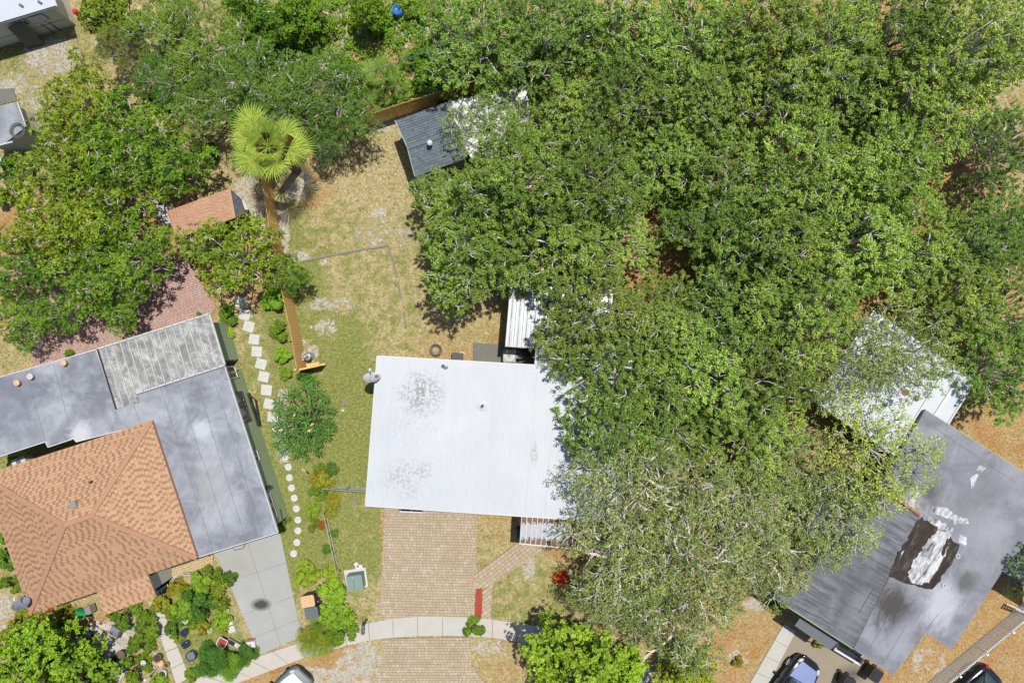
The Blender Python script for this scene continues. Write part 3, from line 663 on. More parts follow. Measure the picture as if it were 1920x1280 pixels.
# tan hip roof
ze, zr = 3.1, 4.75
NE, SE, SW, NW = P(284, 789, ze), P(369, 1045, ze), P(56, 1151, ze), P(-32, 891, ze)
RA, RB = P(172, 966, zr), P(122, 984, zr)
def roof_face(poly, name='roof_shingles', mat='shingle', udir=None, tw=.2, th=.16, seed=1, root=None, under='hipcap'):
    u = (Vector(poly[1]) - Vector(poly[0])) if udir is None else udir
    m = MB(); k = len(poly); m.add([Vector(p) for p in poly] + [Vector(p) - Vector((0, 0, .1)) for p in poly], [tuple(range(k)), tuple(range(2 * k - 1, k - 1, -1))] + [(i, (i + 1) % k, k + (i + 1) % k, k + i) for i in range(k)])
    m.build('roof_slope', under, root)
    m = MB(); m2 = MB() if mat == 'shingle' else None; tiles(m, [Vector(p) + Vector((0, 0, .004)) for p in poly], u, tw, th, .012 if m2 is None else .006, .012, .3, .5, seed, .4 if m2 is None else .1, .022, m2); m.build(name, mat, root, kind='stuff')
    if m2: m2.build('dark_shingle_tabs', 'shingle_dark', root, kind='stuff')
roof_face([NW, NE, RA, RB], root=lh, seed=1); roof_face([NE, SE, RA], root=lh, seed=2)
roof_face([SE, SW, RB, RA], root=lh, seed=3); roof_face([SW, NW, RB], root=lh, seed=4)
nS = (SE - SW).cross(RB - SW).normalized()
ext = [Pplane(x, y, SW, nS) for x, y in ((277, 1075), (293, 1117), (196, 1152), (181, 1107))]
roof_face(ext, udir=SE - SW, root=lh, seed=5)
for a, b in ((NE, RA), (SE, RA), (SW, RB), (NW, RB), (RA, RB)):
    MB().bar(Vector(a) + Vector((0, 0, .035)), Vector(b) + Vector((0, 0, .035)), .24, .05).build('ridge_cap', 'hipcap', lh)
m = MB()
for a, b in ((NE, SE), (SE, SW), (SW, NW), (NW, NE)): m.bar(Vector(a) - Vector((0, 0, .09)), Vector(b) - Vector((0, 0, .09)), .04, .16)
m.build('fascia', 'hipcap', lh)
q = inset([(p.x, p.y, 0) for p in (NE, SE, SW, NW)], .5); MB().prism(q, 0, ze - .02).build('wall', 'greenwall', lh)
q = inset([(p.x, p.y, 0) for p in ext], .3); MB().prism(q, 0, 2.5).build('porch_wall', 'cream', lh)
nN = (NE - NW).cross(RA - NW).normalized()
c = Pplane(142, 944, NW, nN); MB().box(c + Vector((0, 0, .12)), (.3, .34, .22), .3).build('roof_vent', 'steel', lh)
c = Pplane(174, 902, NW, nN); MB().lathe(c, [(.05, 0), (.05, .3), (.02, .3)], 8).build('vent_pipe', 'dark', lh)
# east wall windows, meter, conduits
wa, wb = P(421, 686, z), P(521, 998, z); ed = (wb - wa).normalized(); on = Vector((-ed.y, ed.x, 0));
if on.x < 0: on = -on
def ew(t): p = wa.lerp(wb, t) - on * .3; return Vector((p.x, p.y, 0))
for t0, t1, z0, z1 in ((.16, .34, 1.1, 2.3), (.0, .07, 1.0, 2.3), (.78, .93, 1.7, 2.3), (.52, .58, 1.6, 2.2)):
    win(lh, ew(t0), ew(t1), z0, z1, on, 'dark' if t0 == .16 else 'white')
MB().box(ew(.745) + on * .1 + Vector((0, 0, 2.0)), (.3, .2, .35), .3).build('electric_meter', 'dark', lh)
MB().bar(ew(.9) + on * .05 + Vector((0, 0, 1.0)), ew(.99) + on * .05 + Vector((0, 0, 1.2)), .03, .03).build('conduit', 'dark', lh)
# entrance nook: rail and bench, yellow step
m = MB(); a, b = P(279, 1077, 1.0), P(306, 1119, 1.0)
m = MB()
for zz in (1.0, .15): m.bar(Vector((a.x, a.y, zz)), Vector((b.x, b.y, zz)), .04, .04)
for i in range(13):
    p = a.lerp(b, i / 12); m.bar(Vector((p.x, p.y, 0)), Vector((p.x, p.y, 1.0)), .025, .025)
rl = thing('iron_railing', 'black iron railing with white scrolls beside the dark front entrance', 'railing', Vector((a.x, a.y, 0)))
m.build('rail_frame', 'dark', rl); m = MB()
for i in range(6):
    p = a.lerp(b, (i + .5) / 6); m.tube([Vector((p.x, p.y, .9)) + Vector((.07 * math.cos(t), .07 * math.sin(t), .03)) for t in np.linspace(0, 5, 7)], .012, 4)
m.build('scroll', 'white', rl)
tag(MB().prism(PL([(281, 1074), (316, 1062), (322, 1100), (300, 1122)]), -.02, .05).build('recess_shade_sheet', 'recess_shade', loc=P(300, 1090)), kind='structure')  # near-black sheet painting the deep shade inside the entrance
bn = thing('entry_bench', 'pale grey plank bench at the foot of the dark entrance', 'bench', P(303, 1106)); 
for k in (-.09, .09): MB().box(P(303, 1106, .45) + Vector((.05 * k, k, 0)), (.85, .15, .04), .55).build('seat_board', 'dish_blue', bn)
for k in (-.3, .3): MB().box(P(303, 1106, .21) + Vector((k * .85, k * .5, 0)), (.06, .3, .42), .55).build('leg', 'white', bn)
yp = paved('porch_step', [[(313, 1068), (400, 1038), (402, 1056), (320, 1082)]], 'yellowtile', bed='jointsand', udir=(.94, .33, 0), tw=.17, th=.17, seed=31, zbed=.06, wvar=.02)

# ---- right house (grey coated flat roof)
rh = thing('grey_roof_house', 'house with patched grey flat roof and a black tarred rectangle streaked white', 'house', P(1700, 1080))
z = 2.9
fr = [(1562, 872), (1725, 967), (1600, 1216), (1450, 1120)]
mn = [(1735, 768), (2010, 942), (2010, 1152), (1920, 1096), (1880, 1070), (1785, 1218), (1735, 1185), (1675, 1265), (1600, 1216), (1725, 967), (1650, 912)]
MB().prism(PL(fr, z), z - .18, z).build('front_roof', 'streakroof', rh)
MB().prism(PL(mn, z + .03), z - .15, z + .03).build('main_roof', 'greyroof', rh)
wl = inset([(p.x, p.y, 0) for p in PL([(1562, 872), (1655, 915), (1735, 768), (2010, 942), (2010, 1152), (1920, 1096), (1880, 1070), (1785, 1218), (1735, 1185), (1675, 1265), (1450, 1120)], z)], .5)
MB().prism(wl, 0, z - .17).build('wall', 'greywall', rh)
m = MB()
for a, b in zip([(1450, 1120), (1562, 872), (1735, 768), (2010, 942)], [(1600, 1216), (1450, 1120), (2010, 942), (2010, 1152)]): MB().bar(P(*a, z) - Vector((0, 0, .06)), P(*b, z) - Vector((0, 0, .06)), .04, .16).build('fascia', 'greenwall', rh)
def M_patch(name, a, b, c, k):
    n = NN(name); f = n.noise(3.5, 7, n.map(n.pos(), (1, .3, 1), (0, 0, R_(30))), .8, .8); col = n.ramp(f, [(.38, a), (k, b), (k + .10, c)])
    n.bump(n.noise(25, 4), .4, .01); return n.fin(col, .8, 0, .15)
M['tar'] = M_patch('black_tar', (.03, .022, .018), (.055, .042, .036), (.16, .145, .13), .56)
M['whitecoat'] = M_patch('white_coating', (.09, .075, .065), (.38, .38, .385), (.66, .66, .67), .48)
M['thincoat'] = M_patch('thin_coating', (.26, .265, .30), (.48, .49, .52), (.62, .63, .66), .5)
def patch(poly, mat, h, amp=.06, step=.25, seed=1, name='roof_patch'):
    MB().prism(ragged(PL(poly, z + .03), amp, step, seed), z + .031, z + .03 + h).build(name, mat, rh)
patch([(1727, 970), (1757, 983), (1800, 1022), (1788, 1050), (1748, 1106), (1735, 1105), (1666, 1081), (1676, 1055), (1682, 1032), (1690, 1030)], 'tar', .008, .07, .2, 2)
patch([(1733, 962), (1760, 975), (1770, 982), (1788, 990), (1783, 1000), (1765, 992), (1742, 978)], 'whitecoat', .012, .09, .14, 3)
patch([(1760, 990), (1782, 1000), (1775, 1030), (1760, 1060), (1745, 1085), (1730, 1096), (1708, 1090), (1702, 1075), (1715, 1050), (1738, 1015)], 'whitecoat', .014, .09, .14, 4)
patch([(1776, 1008), (1782, 1012), (1768, 1042), (1764, 1036)], 'tar', .017, .05, .12, 9)
patch([(1745, 1022), (1749, 1026), (1728, 1072), (1724, 1068)], 'thincoat', .016, .05, .12, 19)
patch([(1800, 1000), (1815, 1010), (1808, 1022), (1796, 1014)], 'thincoat', .009, .08, .12, 29)
patch([(1690, 1035), (1696, 1030), (1686, 1050)], 'thincoat', .016, .04, .12, 39)
patch([(1785, 965), (1812, 972), (1815, 980), (1790, 982)], 'whitecoat', .012, .05, .2, 5)
patch([(1745, 950), (1775, 952), (1800, 972), (1782, 975), (1750, 960)], 'whitecoat', .009, .07, .2, 6)
patch([(1838, 870), (1850, 878), (1842, 884), (1832, 880)], 'whitecoat', .008, .05, .12, 7)
patch([(1820, 898), (1830, 886), (1836, 892), (1822, 918)], 'thincoat', .007, .05, .12, 8)
patch([(1700, 945), (1716, 925), (1724, 918), (1712, 950)], 'thincoat', .007, .05, .15, 11)
for i, q in enumerate(((1796, 1042), (1770, 1097))):
    MB().tube([P(*q, z + .06) + Vector((.1 * math.cos(t), .1 * math.sin(t), 0)) for t in np.linspace(0, 2 * math.pi, 14)[:-1]], .04, 6, True).build('vent_ring', 'seam', rh)
m = MB()
for a, b in [((1655, 1245), (1700, 1170)), ((1625, 1225), (1668, 1150)), ((1733, 1185), (1700, 1240)), ((1733, 1184), (1760, 1150)), ((1750, 800), (1905, 905)), ((1610, 1150), (1640, 1100))]:
    MB().bar(P(*a, z + .034), P(*b, z + .034), .025, .01).build('roof_seam', 'seamdark', rh)
m = MB(); m.bar(P(1652, 911, z + .06), P(1724, 965, z + .06), .14, .06); m.build('leaf_drift', 'rustm', rh)
# low dark canopy and planter rail by the right house
cv = thing('carport_canopy', 'small low dark canopy under the lower left eave of the grey roof', 'canopy', P(1530, 1185))
MB().prism(PL([(1490, 1172), (1500, 1158), (1572, 1203), (1556, 1218)], 2.2), 2.1, 2.2).build('canopy_top', 'greyplastic', cv)
for q in ((1494, 1171), (1556, 1214)): MB().tube([P(*q, 0), Vector((*P(*q, 2.1).xy, 2.1))], .04, 6).build('post', 'greenwall', cv)
pl = thing('planter_wall', 'low white planter wall with gravel by the lower eave of the grey roof', 'planter', P(1590, 1225))
for a, b in (((1560, 1212), (1608, 1241)), ((1608, 1241), (1614, 1231)), ((1562, 1212), (1568, 1202))): MB().bar(P(*a, .3), P(*b, .3), .12, .6).build('wall_block', 'white', pl)
MB().prism(PL([(1567, 1205), (1613, 1232), (1607, 1238), (1562, 1210)]), 0, .25).build('gravel_fill', 'stone', pl)

# ---- white-roof building on the right
wh = thing('white_annex', 'annex with white ribbed metal roof showing through thin oak twigs, right side', 'building', P(1690, 720))
z2 = 2.6
cr = [(1638, 582), (1830, 712), (1720, 884), (1528, 754)]
TL, TR, BL, BR = [Vector((*c, 0)) for c in (cr[0], cr[1], cr[3], cr[2])]; n = 8
for i in range(n):
    q = [TL.lerp(TR, i / n + .001), TL.lerp(TR, (i + 1) / n - .001), BL.lerp(BR, (i + 1) / n - .001), BL.lerp(BR, i / n + .001)]
    MB().prism([P(p.x, p.y, z2) for p in q], z2 - .1, z2).build('roof_panel', 'whitemetal', wh)
for i in range(n + 1):
    a, b = TL.lerp(TR, i / n), BL.lerp(BR, i / n); MB().bar(P(a.x, a.y, z2 + .03), P(b.x, b.y, z2 + .03), .16 if i % 2 else .08, .07).build('rib', 'white', wh)
q = inset([(p.x, p.y, 0) for p in PL(cr, z2)], .35); MB().prism(q, 0, z2 - .1).build('wall', 'cream', wh)
MB().lathe(P(1697, 735, z2), [(.2, 0), (.2, .04), (.1, .05)], 12).build('rust_cap', 'rustm', wh)

# ---- shed in the back yard
sh = thing('garden_shed', 'grey garden shed with slate blue shingle gable roof beside the cedar fence', 'shed', P(815, 285))
ze_, zr_ = 2.15, 2.75
a0, a1 = P(741, 227, ze_), P(833, 194, ze_); r0, r1 = P(764, 277, zr_), P(862, 242, zr_); b0, b1 = P(778, 331, ze_), P(878, 296, ze_)
for poly, s_ in (([a1, a0, r0, r1], 1), ([r1, r0, b0, b1], 2)): roof_face(poly, mat='blueshingle', udir=a1 - a0, tw=.24, th=.17, seed=s_, root=sh, under='greyplastic')
MB().bar(r0 + Vector((0, 0, .03)), r1 + Vector((0, 0, .03)), .26, .04).build('ridge_cap', 'blueshingle', sh)
q = inset([(p.x, p.y, 0) for p in (a0, a1, b1, b0)], .12); MB().prism(q, 0, ze_ - .02).build('wall', 'greywall', sh)
# front lean strip (grey-green wall top and dark vent)
c0, c1 = P(779, 333, 2.05), P(826, 316, 2.05)
MB().add([c0, c1, P(831, 326, 1.5), P(785, 344, 1.5)], [(0, 1, 2, 3)]).build('gable_wall', 'greywall', sh)
MB().bar(P(797, 331, 2.0), P(818, 323, 2.0), .1, .06).build('louvre', 'dark', sh)
MB().lathe(P(807, 271, 2.75), [(.05, 0), (.05, .2), (.15, .25), (.15, .36), (.06, .44)], 14).build('roof_vent', 'white', sh)
for a, b in ((a0, r0), (r0, b0)): MB().bar(Vector(a), Vector(b), .06, .14).build('barge_board', 'greywall', sh)
cp = thing('white_roof_shelter', 'shelter with plain white flat roof beside the slate shed under oaks', 'shelter', P(910, 235))
MB().prism(PL([(834, 193), (985, 160), (1000, 250), (930, 305), (885, 300), (850, 236)], 2.3), 2.2, 2.3).build('roof', 'white', cp)
MB().prism(inset([(p.x, p.y, 0) for p in PL([(840, 197), (980, 166), (992, 245), (930, 295), (885, 290), (856, 240)], 2.3)], .3), 0, 2.19).build('wall', 'cream', cp)
MB().prism(ragged(PL([(843, 214), (856, 216), (858, 222), (848, 222)], 2.3), .03, .1, 3), 2.302, 2.306).build('rust_stain', 'rustm', cp)
MB().bar(P(905, 293, 2.36), P(925, 283, 2.36), .28, .08).build('roof_batten', 'white', cp)

# ---- terracotta-roofed hut on the left
th_ = thing('clay_roof_hut', 'low hut with faded terracotta tile roof between the trees, left of cedar fence', 'hut', P(400, 410))
zr_, ze_ = 2.9, 2.35
r0, r1 = P(430, 354, zr_), P(440, 409, zr_); l0, l1 = P(312, 396, ze_), P(330, 448, ze_); e0, e1 = P(451, 372, ze_), P(460, 400, ze_)
roof_face([r0, r1, l1, l0], mat='clay', udir=r1 - r0, tw=.2, th=.2, seed=6, root=th_, under='terra')
roof_face([r1, r0, e0, e1], mat='slateclay' if 'slateclay' in M else 'blueshingle', udir=r1 - r0, tw=.25, th=.12, seed=7, root=th_, under='bark_dark')
MB().bar(r0 + Vector((0, 0, .04)), r1 + Vector((0, 0, .04)), .16, .05).build('ridge_cap', 'clay', th_)
MB().bar(P(331, 449, 2.3), P(441, 411, 2.3), .08, .14).build('fascia', 'bark_dark', th_)
q = inset([(p.x, p.y, 0) for p in (l0, l1, P(440, 409, 2.3), P(430, 356, 2.3))], .3); MB().prism(q, 0, 2.2).build('wall', 'terra', th_)
roof_face([P(333, 455, 2.0), P(400, 433, 2.0), P(405, 460, 1.9), P(340, 482, 1.9)], mat='clay', udir=(1, .3, 0), tw=.2, th=.2, seed=8, root=th_, under='terra')
ch = thing('storage_chest', 'white lidded storage chest at the left end of the terracotta roof', 'chest', P(312, 402))
MB().prism(PL([(292, 388), (316, 384), (326, 404), (326, 416), (305, 420), (298, 408)], 1.1), .02, 1.05).build('body', 'dish_blue', ch)
MB().prism(PL([(289, 385), (314, 383), (320, 402), (297, 408)], 1.2), 1.07, 1.15).build('lid', 'white', ch)
ld = thing('ladder', 'white ladder lying on the ground against the left cedar fence', 'ladder', P(490, 410))
a, b, c, d = P(477, 392, .1), P(493, 458, .1), P(488, 391, .1), P(504, 456, .1)
for p, q in ((a, b), (c, d)): MB().bar(p, q, .05, .06).build('rail', 'white', ld)
for i in range(9): MB().bar(a.lerp(b, (i + .5) / 9), c.lerp(d, (i + .5) / 9), .04, .03).build('rung', 'white', ld)
tag(MB().prism(PL([(452, 376), (458, 376), (466, 393), (458, 394)], .8), .74, .8).build('board', 'dish_blue', loc=P(459, 385)), 'pale blue board lying beside the dark slope of the hut roof', 'board')
tag(MB().tube([P(436, 363, .3) + Vector((.1 * math.cos(t), .1 * math.sin(t), 0)) for t in np.linspace(0, 6.28, 12)[:-1]], .04, 6, True).build('tyre_ring', 'dark', loc=P(436, 363)), 'small black ring on the ground above the hut roof ridge', 'ring')

# ---- top-left building
tl = thing('cream_building', 'cream walled building with white metal roof in the upper left corner', 'building', P(40, 40))
zt = 2.5; roofq = [(-60, 62), (107, 12), (90, -40), (-60, -60)]
MB().prism(PL(roofq, zt), zt - .06, zt).build('roof', 'whitemetal', tl)
MB().bar(P(-60, 63, zt - .08), P(107, 13, zt - .08), .06, .16).build('fascia', 'dish_blue', tl)
w0, w1 = P(-60, 108, 0), P(143, 47, 0); wd = (w1 - w0).normalized(); wn = Vector((wd.y, -wd.x, 0))
MB().prism([w0, w1, w1 - wn * 6 , w0 - wn * 6], 0, zt - .08).build('wall', 'cream', tl)
def tw_(px, d=.04): t = (px + 60) / 203; p = w0.lerp(w1, t) + wn * d; return p
win(tl, tw_(75), tw_(88), 1.4, 1.9, wn, 'dish_blue'); win(tl, tw_(95), tw_(118), 1.2, 1.9, wn, 'white', 'dish_blue')
for k in (100, 112): MB().bar(tw_(k, .05), tw_(k, .05) + Vector((0, 0, 2.2)), .04, .04).build('conduit', 'greyplastic', tl)
MB().bar(tw_(-50, .05) + Vector((0, 0, .8)), tw_(140, .05) + Vector((0, 0, .8)), .03, .04).build('wall_trim', 'white', tl)
for i, (x, y) in enumerate(((40, 11), (75, 5))): MB().box(P(x, y, zt + .04), (.25, .12, .08), -.6).build('roof_vent', 'greyplastic', tl)
sm_ = thing('corrugated_sheet', 'grey corrugated metal sheet leaning on the cream wall', 'metal sheet', P(70, 86))
a, b = P(13, 51, 1.9), P(42, 42, 1.9); c, d = P(52, 92, 0), P(84, 84, 0)
for i in range(9):
    t0, t1 = i / 9, (i + 1) / 9; tm = (t0 + t1) / 2; up = Vector((0, 0, .03)) + wn * .05
    MB().add([a.lerp(b, t0), a.lerp(b, tm) + up, a.lerp(b, t1), c.lerp(d, t1), c.lerp(d, tm) + up, c.lerp(d, t0)], [(0, 1, 4, 5), (1, 2, 3, 4)]).build('corrugation', 'greyplastic', sm_)
ls = thing('low_flat_shed', 'low shed with blue-grey flat roof at the left edge below the dry lawn', 'shed', P(15, 235))
MB().prism(PL([(-30, 208), (33, 192), (49, 237), (10, 268), (-30, 276)], 2.0), 1.9, 2.0).build('roof', 'silver', ls)
MB().prism(inset([(p.x, p.y, 0) for p in PL([(-30, 208), (33, 192), (49, 237), (10, 268), (-30, 276)], 2.0)], .15), 0, 1.9).build('wall', 'cream', ls)
MB().bar(P(33, 192, 2.02), P(49, 237, 2.02), .05, .06).build('roof_edge', 'white', ls)
MB().bar(P(-30, 280, 2.0), P(24, 266, 2.0), .08, .08).build('gutter', 'whitemetal', ls)
m = MB()
for k in range(4): m.tube([P(33, 245, 2.05) + Vector(((.28 + .05 * k) * math.cos(t), (.28 + .05 * k) * math.sin(t), .01 * k)) for t in np.linspace(0, 6.28, 20)[:-1]], .018, 5, True)
tag(m.build('hose', 'rope', loc=P(33, 245, 2.02)), 'dark hose coiled on the low blue-grey shed roof', 'hose')
tag(MB().prism(PL([(-30, 170), (26, 166), (32, 190), (-30, 204)]), -.02, .05).build('concrete_slab', 'slab'), kind='structure')
tag(MB().prism(PL([(-20, 301), (30, 291), (34, 297), (-20, 308)], .3), .1, .3).build('low_wall', 'whitemetal', loc=P(10, 300)), 'low white block wall at the left edge above the bright hedge', 'wall')
tag(MB().lathe(P(141, 22, .6), [(.14, -.5), (.16, 0), (.12, .1)], 12).build('gas_can', 'redpaint', loc=P(141, 22)), 'small red can beside the corner of the cream building', 'can')

# ================================================================== FENCES
def wood_fence(name, label, path, h=1.8, lean_side=1, seed=1):
    t = thing(name, label, 'fence', P(*path[0])); rg = random.Random(seed)
    pts = [P(*p) for p in path]
    for a, b in zip(pts, pts[1:]):
        L = (b - a).length; d = (b - a).normalized(); nrm = Vector((-d.y, d.x, 0)) * lean_side; n = max(1, int(L / .14)); w = L / n
        for i in range(n):
            c = a + d * (i + .5) * w; hh = h + rg.uniform(-.015, .015)
            m = MB(); m.box(c + Vector((0, 0, hh / 2 + .03)) + nrm * rg.uniform(-.004, .004), (w - .012, .02, hh), math.atan2(d.y, d.x)); m.build('plank', 'plank', t)
        for zz in (.4, 1.0, 1.55): MB().bar(a + nrm * .04 + Vector((0, 0, zz)), b + nrm * .04 + Vector((0, 0, zz)), .04, .09).build('rail', 'plank', t)
        k = max(1, round(L / 2.4))
        for i in range(k + 1):
            c = a + d * (L * i / k) + nrm * .09; MB().box(c + Vector((0, 0, .93)), (.1, .1, 1.86), math.atan2(d.y, d.x)).build('post', 'plank', t)
    return t
wood_fence('cedar_fence', 'long cedar plank fence along the back of the dry lawn', [(500, 283), (660, 249), (745, 220), (838, 190), (905, 170), (990, 150)], seed=2, lean_side=1)
wood_fence('cedar_fence', 'cedar plank fence down the left side of the back lawn', [(500, 285), (512, 352), (528, 452), (550, 560), (567, 640), (575, 690)], seed=3, lean_side=-1)
gp = thing('fence_gate', 'short cedar gate panel with a shelf at the lower end of the left fence', 'gate', P(600, 685))
a, b = P(571, 693), P(612, 684); d = (b - a).normalized()
for i in range(9): c = a.lerp(b, (i + .5) / 9); MB().box(c + Vector((0, 0, .75)), (.135, .025, 1.5), math.atan2(d.y, d.x)).build('plank', 'plank', gp)
for zz in (.3, 1.4): MB().bar(a + Vector((0, 0, zz)) + Vector((.02, .05, 0)), b + Vector((0, 0, zz)) + Vector((.02, .05, 0)), .08, .05).build('rail', 'plank', gp)
MB().prism(PL([(574, 683), (598, 678), (599, 682), (575, 688)], .8), .76, .8).build('shelf', 'plank', gp)
ol = tag(MB().box(P(596, 684, .25), (.9, .1, .12), .2).build('timber', 'brownlog', loc=P(596, 684)), 'short brown timber lying beside the cedar gate panel', 'timber')

pf = thing('picket_fence', 'white picket fence running diagonally past the dark car at lower right', 'fence', P(1740, 1270))
a, b = P(1722, 1292), P(1935, 1115); d = (b - a).normalized(); L = (b - a).length; n = int(L / .125); ang = math.atan2(d.y, d.x)
pm = MB(); pm.add([(-.045, -.012, 0), (.045, -.012, 0), (.045, .012, 0), (-.045, .012, 0), (-.045, -.012, 1.15), (.045, -.012, 1.15), (.045, .012, 1.15), (-.045, .012, 1.15), (0, 0, 1.24)], [(0, 1, 5, 4), (1, 2, 6, 5), (2, 3, 7, 6), (3, 0, 4, 7), (4, 5, 8), (5, 6, 8), (6, 7, 8), (7, 4, 8)])
pme = bpy.data.meshes.new('picket'); pme.from_pydata(pm.v, [], pm.f); pme.materials.append(M['picket'])
for i in range(n):
    c = a + d * (i + .5) * L / n; link('picket', pme, pf, c - Vector(pf.location), (0, 0, ang), (1, 1, random.uniform(.98, 1.02)))
for zz in (.22, 1.0): MB().bar(a + Vector((0, 0, zz)) + Vector((.03, -.035, 0)), b + Vector((0, 0, zz)) + Vector((.03, -.035, 0)), .11, .07).build('rail', 'picket', pf)
for i in range(5): c = a.lerp(b, (i + .1) / 4.4); MB().box(c + Vector((.05, -.06, .6)), (.1, .1, 1.2), ang).build('post', 'picket', pf)
pg = thing('picket_gate', 'white picket gate standing open near the right edge', 'gate', P(1880, 1150))
a, b = P(1882, 1130), P(1925, 1146); d = (b - a).normalized()
for i in range(10): link('picket', pme, pg, a.lerp(b, (i + .5) / 10) - Vector(pg.location), (0, 0, math.atan2(d.y, d.x)))
for zz in (.25, .95): MB().bar(a + Vector((0, 0, zz)), b + Vector((0, 0, zz)), .05, .06).build('rail', 'picket', pg)

# ================================================================== VEGETATION GENERATORS
def unit(v): return v / (np.linalg.norm(v, axis=1, keepdims=True) + 1e-9)
def leaf_quads(base, dirs, nrm, L, Wd):
    d = unit(dirs); s_ = unit(np.cross(d, nrm)); L = L[:, None]; Wd = Wd[:, None]
    up = unit(np.cross(s_, d))
    v0 = base; v1 = base + d * L * .45 + s_ * Wd / 2 + up * Wd * .12; v2 = base + d * L; v3 = base + d * L * .45 - s_ * Wd / 2 + up * Wd * .12
    return np.stack([v0, v1, v2, v3], 1).reshape(-1, 3)
def make_tree(name, cat, seed, R=3.6, zbase=4.6, thick=3.0, nl=26, lr=(.24, .36), sprays=42, leaves=18, L=.16, Wd=.07, mat='oak', bark='bark', spread=.6, style='spray', bare=22, updir=.55, twig_r=.012, lowz=-.15, trunk_r=.22, cover=1.0, gap=.66, low=0, limbs=0, ntw=5):
    rg = np.random.default_rng(seed); rr = random.Random(seed)
    C = []; tries = 0
    while len(C) < nl and tries < 6000:
        tries += 1; a = rg.uniform(0, 2 * math.pi); r = math.sqrt(rg.uniform(0, 1)) * R * .80
        wob = 1 + .18 * math.sin(a * 3 + seed) + .12 * math.sin(a * 5 + seed * 2.3)
        rl = rg.uniform(*lr) * R; x, y = r * math.cos(a) * wob, r * math.sin(a) * wob
        zt = zbase + thick * (max(0, 1 - (r / (R * 1.02)) ** 2)) ** .6 - rl * .6 + rg.uniform(-1.1, .7)
        if all((x - c[0]) ** 2 + (y - c[1]) ** 2 > ((rl + c[3]) * (gap if tries < 4000 else gap * .8)) ** 2 for c in C): C.append((x, y, zt, rl))
    for i in range(low):
        a = rg.uniform(0, 6.28); rr_ = math.sqrt(rg.uniform(0, 1)) * R * .9; C.append((rr_ * math.cos(a), rr_ * math.sin(a), zbase - rg.uniform(.2, 1.6), rg.uniform(.22, .32) * R))
    B = []; D = []; NRM = []; tw = MB()
    for (x, y, zt, rl) in C:
        n = int(sprays * (rl / (.3 * R)) ** 2 * cover)
        q = rg.normal(size=(n * 3, 3)); q = unit(q); q = q[q[:, 2] > lowz][:n]; n = len(q)
        rad = rl * rg.uniform(.62, 1.08, (n, 1)); flat = np.array([1, 1, .78])
        pos = np.array([x, y, zt]) + q * rad * flat
        out = q + np.array([x, y, 0]) / R * .35 + rg.normal(size=(n, 3)) * .35 + np.array([0, 0, updir * .5]); out = unit(out)
        k = leaves
        if style == 'rosette':
            a = rg.uniform(0, 2 * math.pi, (n, k)); e = rg.uniform(-.15, .75, (n, k))
            t = np.cross(out, np.array([.3, .9, .1])); t = unit(t); b2 = np.cross(out, t)
            ld = (np.cos(a)[..., None] * t[:, None] + np.sin(a)[..., None] * b2[:, None]) * np.cos(e)[..., None] + out[:, None] * np.sin(e)[..., None]
            bs = pos[:, None] + ld * .02 + out[:, None] * rg.uniform(-.06, .06, (n, k, 1))
            nm = out[:, None] + rg.normal(size=(n, k, 3)) * .25
        else:
            al = rg.uniform(-.25, 1, (n, k, 1)) * rl * .30
            ld = out[:, None] * .7 + rg.normal(size=(n, k, 3)) * spread
            bs = pos[:, None] + out[:, None] * al * .8 + rg.normal(size=(n, k, 3)) * .06
            nm = np.array([0, 0, 1.0]) + rg.normal(size=(n, k, 3)) * .38 + q[:, None] * .3; ld = ld * np.array([1, 1, .55])
        B.append(bs.reshape(-1, 3)); D.append(ld.reshape(-1, 3)); NRM.append(nm.reshape(-1, 3))
        c = Vector((x, y, zt - rl * .35))
        for i in range(min(n, ntw)):
            p = Vector(pos[i]); mid = c.lerp(p, .55) + Vector((rr.uniform(-.1, .1), rr.uniform(-.1, .1), .08)); e = p + Vector(out[i]) * rl * .1
            tw.tube([c, mid, p, e], [.04, .026, .016, twig_r * .6], 4)
    B = np.concatenate(B); D = np.concatenate(D); NRM = np.concatenate(NRM); n = len(B)
    V = leaf_quads(B, D, NRM, L * rg.uniform(.7, 1.25, n), Wd * rg.uniform(.75, 1.2, n))
    # bare grey branches that show on top
    for i in range(bare):
        x, y, zt, rl = C[rr.randrange(len(C))]; a = rr.uniform(0, 6.28)
        p = Vector((x + math.cos(a) * rl * .5, y + math.sin(a) * rl * .5, zt + rl * rr.uniform(.55, .95))); dr = Vector((math.cos(a + rr.uniform(-.6, .6)), math.sin(a), rr.uniform(.0, .5))).normalized()
        pts = [p - dr * rl * .5 - Vector((0, 0, rl * .3))]; 
        for k in range(4):
            dr = (dr + Vector((rr.uniform(-.45, .45), rr.uniform(-.45, .45), rr.uniform(-.2, .2)))).normalized(); pts.append(pts[-1] + dr * rl * rr.uniform(.18, .3))
        tw.tube(pts, [.026, .02, .016, .012, .007], 4)
        for k in (1, 2, 3):
            for s_ in (0, 1):
                d2 = (dr + Vector((rr.uniform(-1, 1), rr.uniform(-1, 1), rr.uniform(-.2, .4)))).normalized(); e = pts[k] + d2 * rl * rr.uniform(.15, .35)
                tw.tube([pts[k], pts[k].lerp(e, .5) + Vector((rr.uniform(-.04, .04), rr.uniform(-.04, .04), .03)), e], [.012, .009, .005], 3)
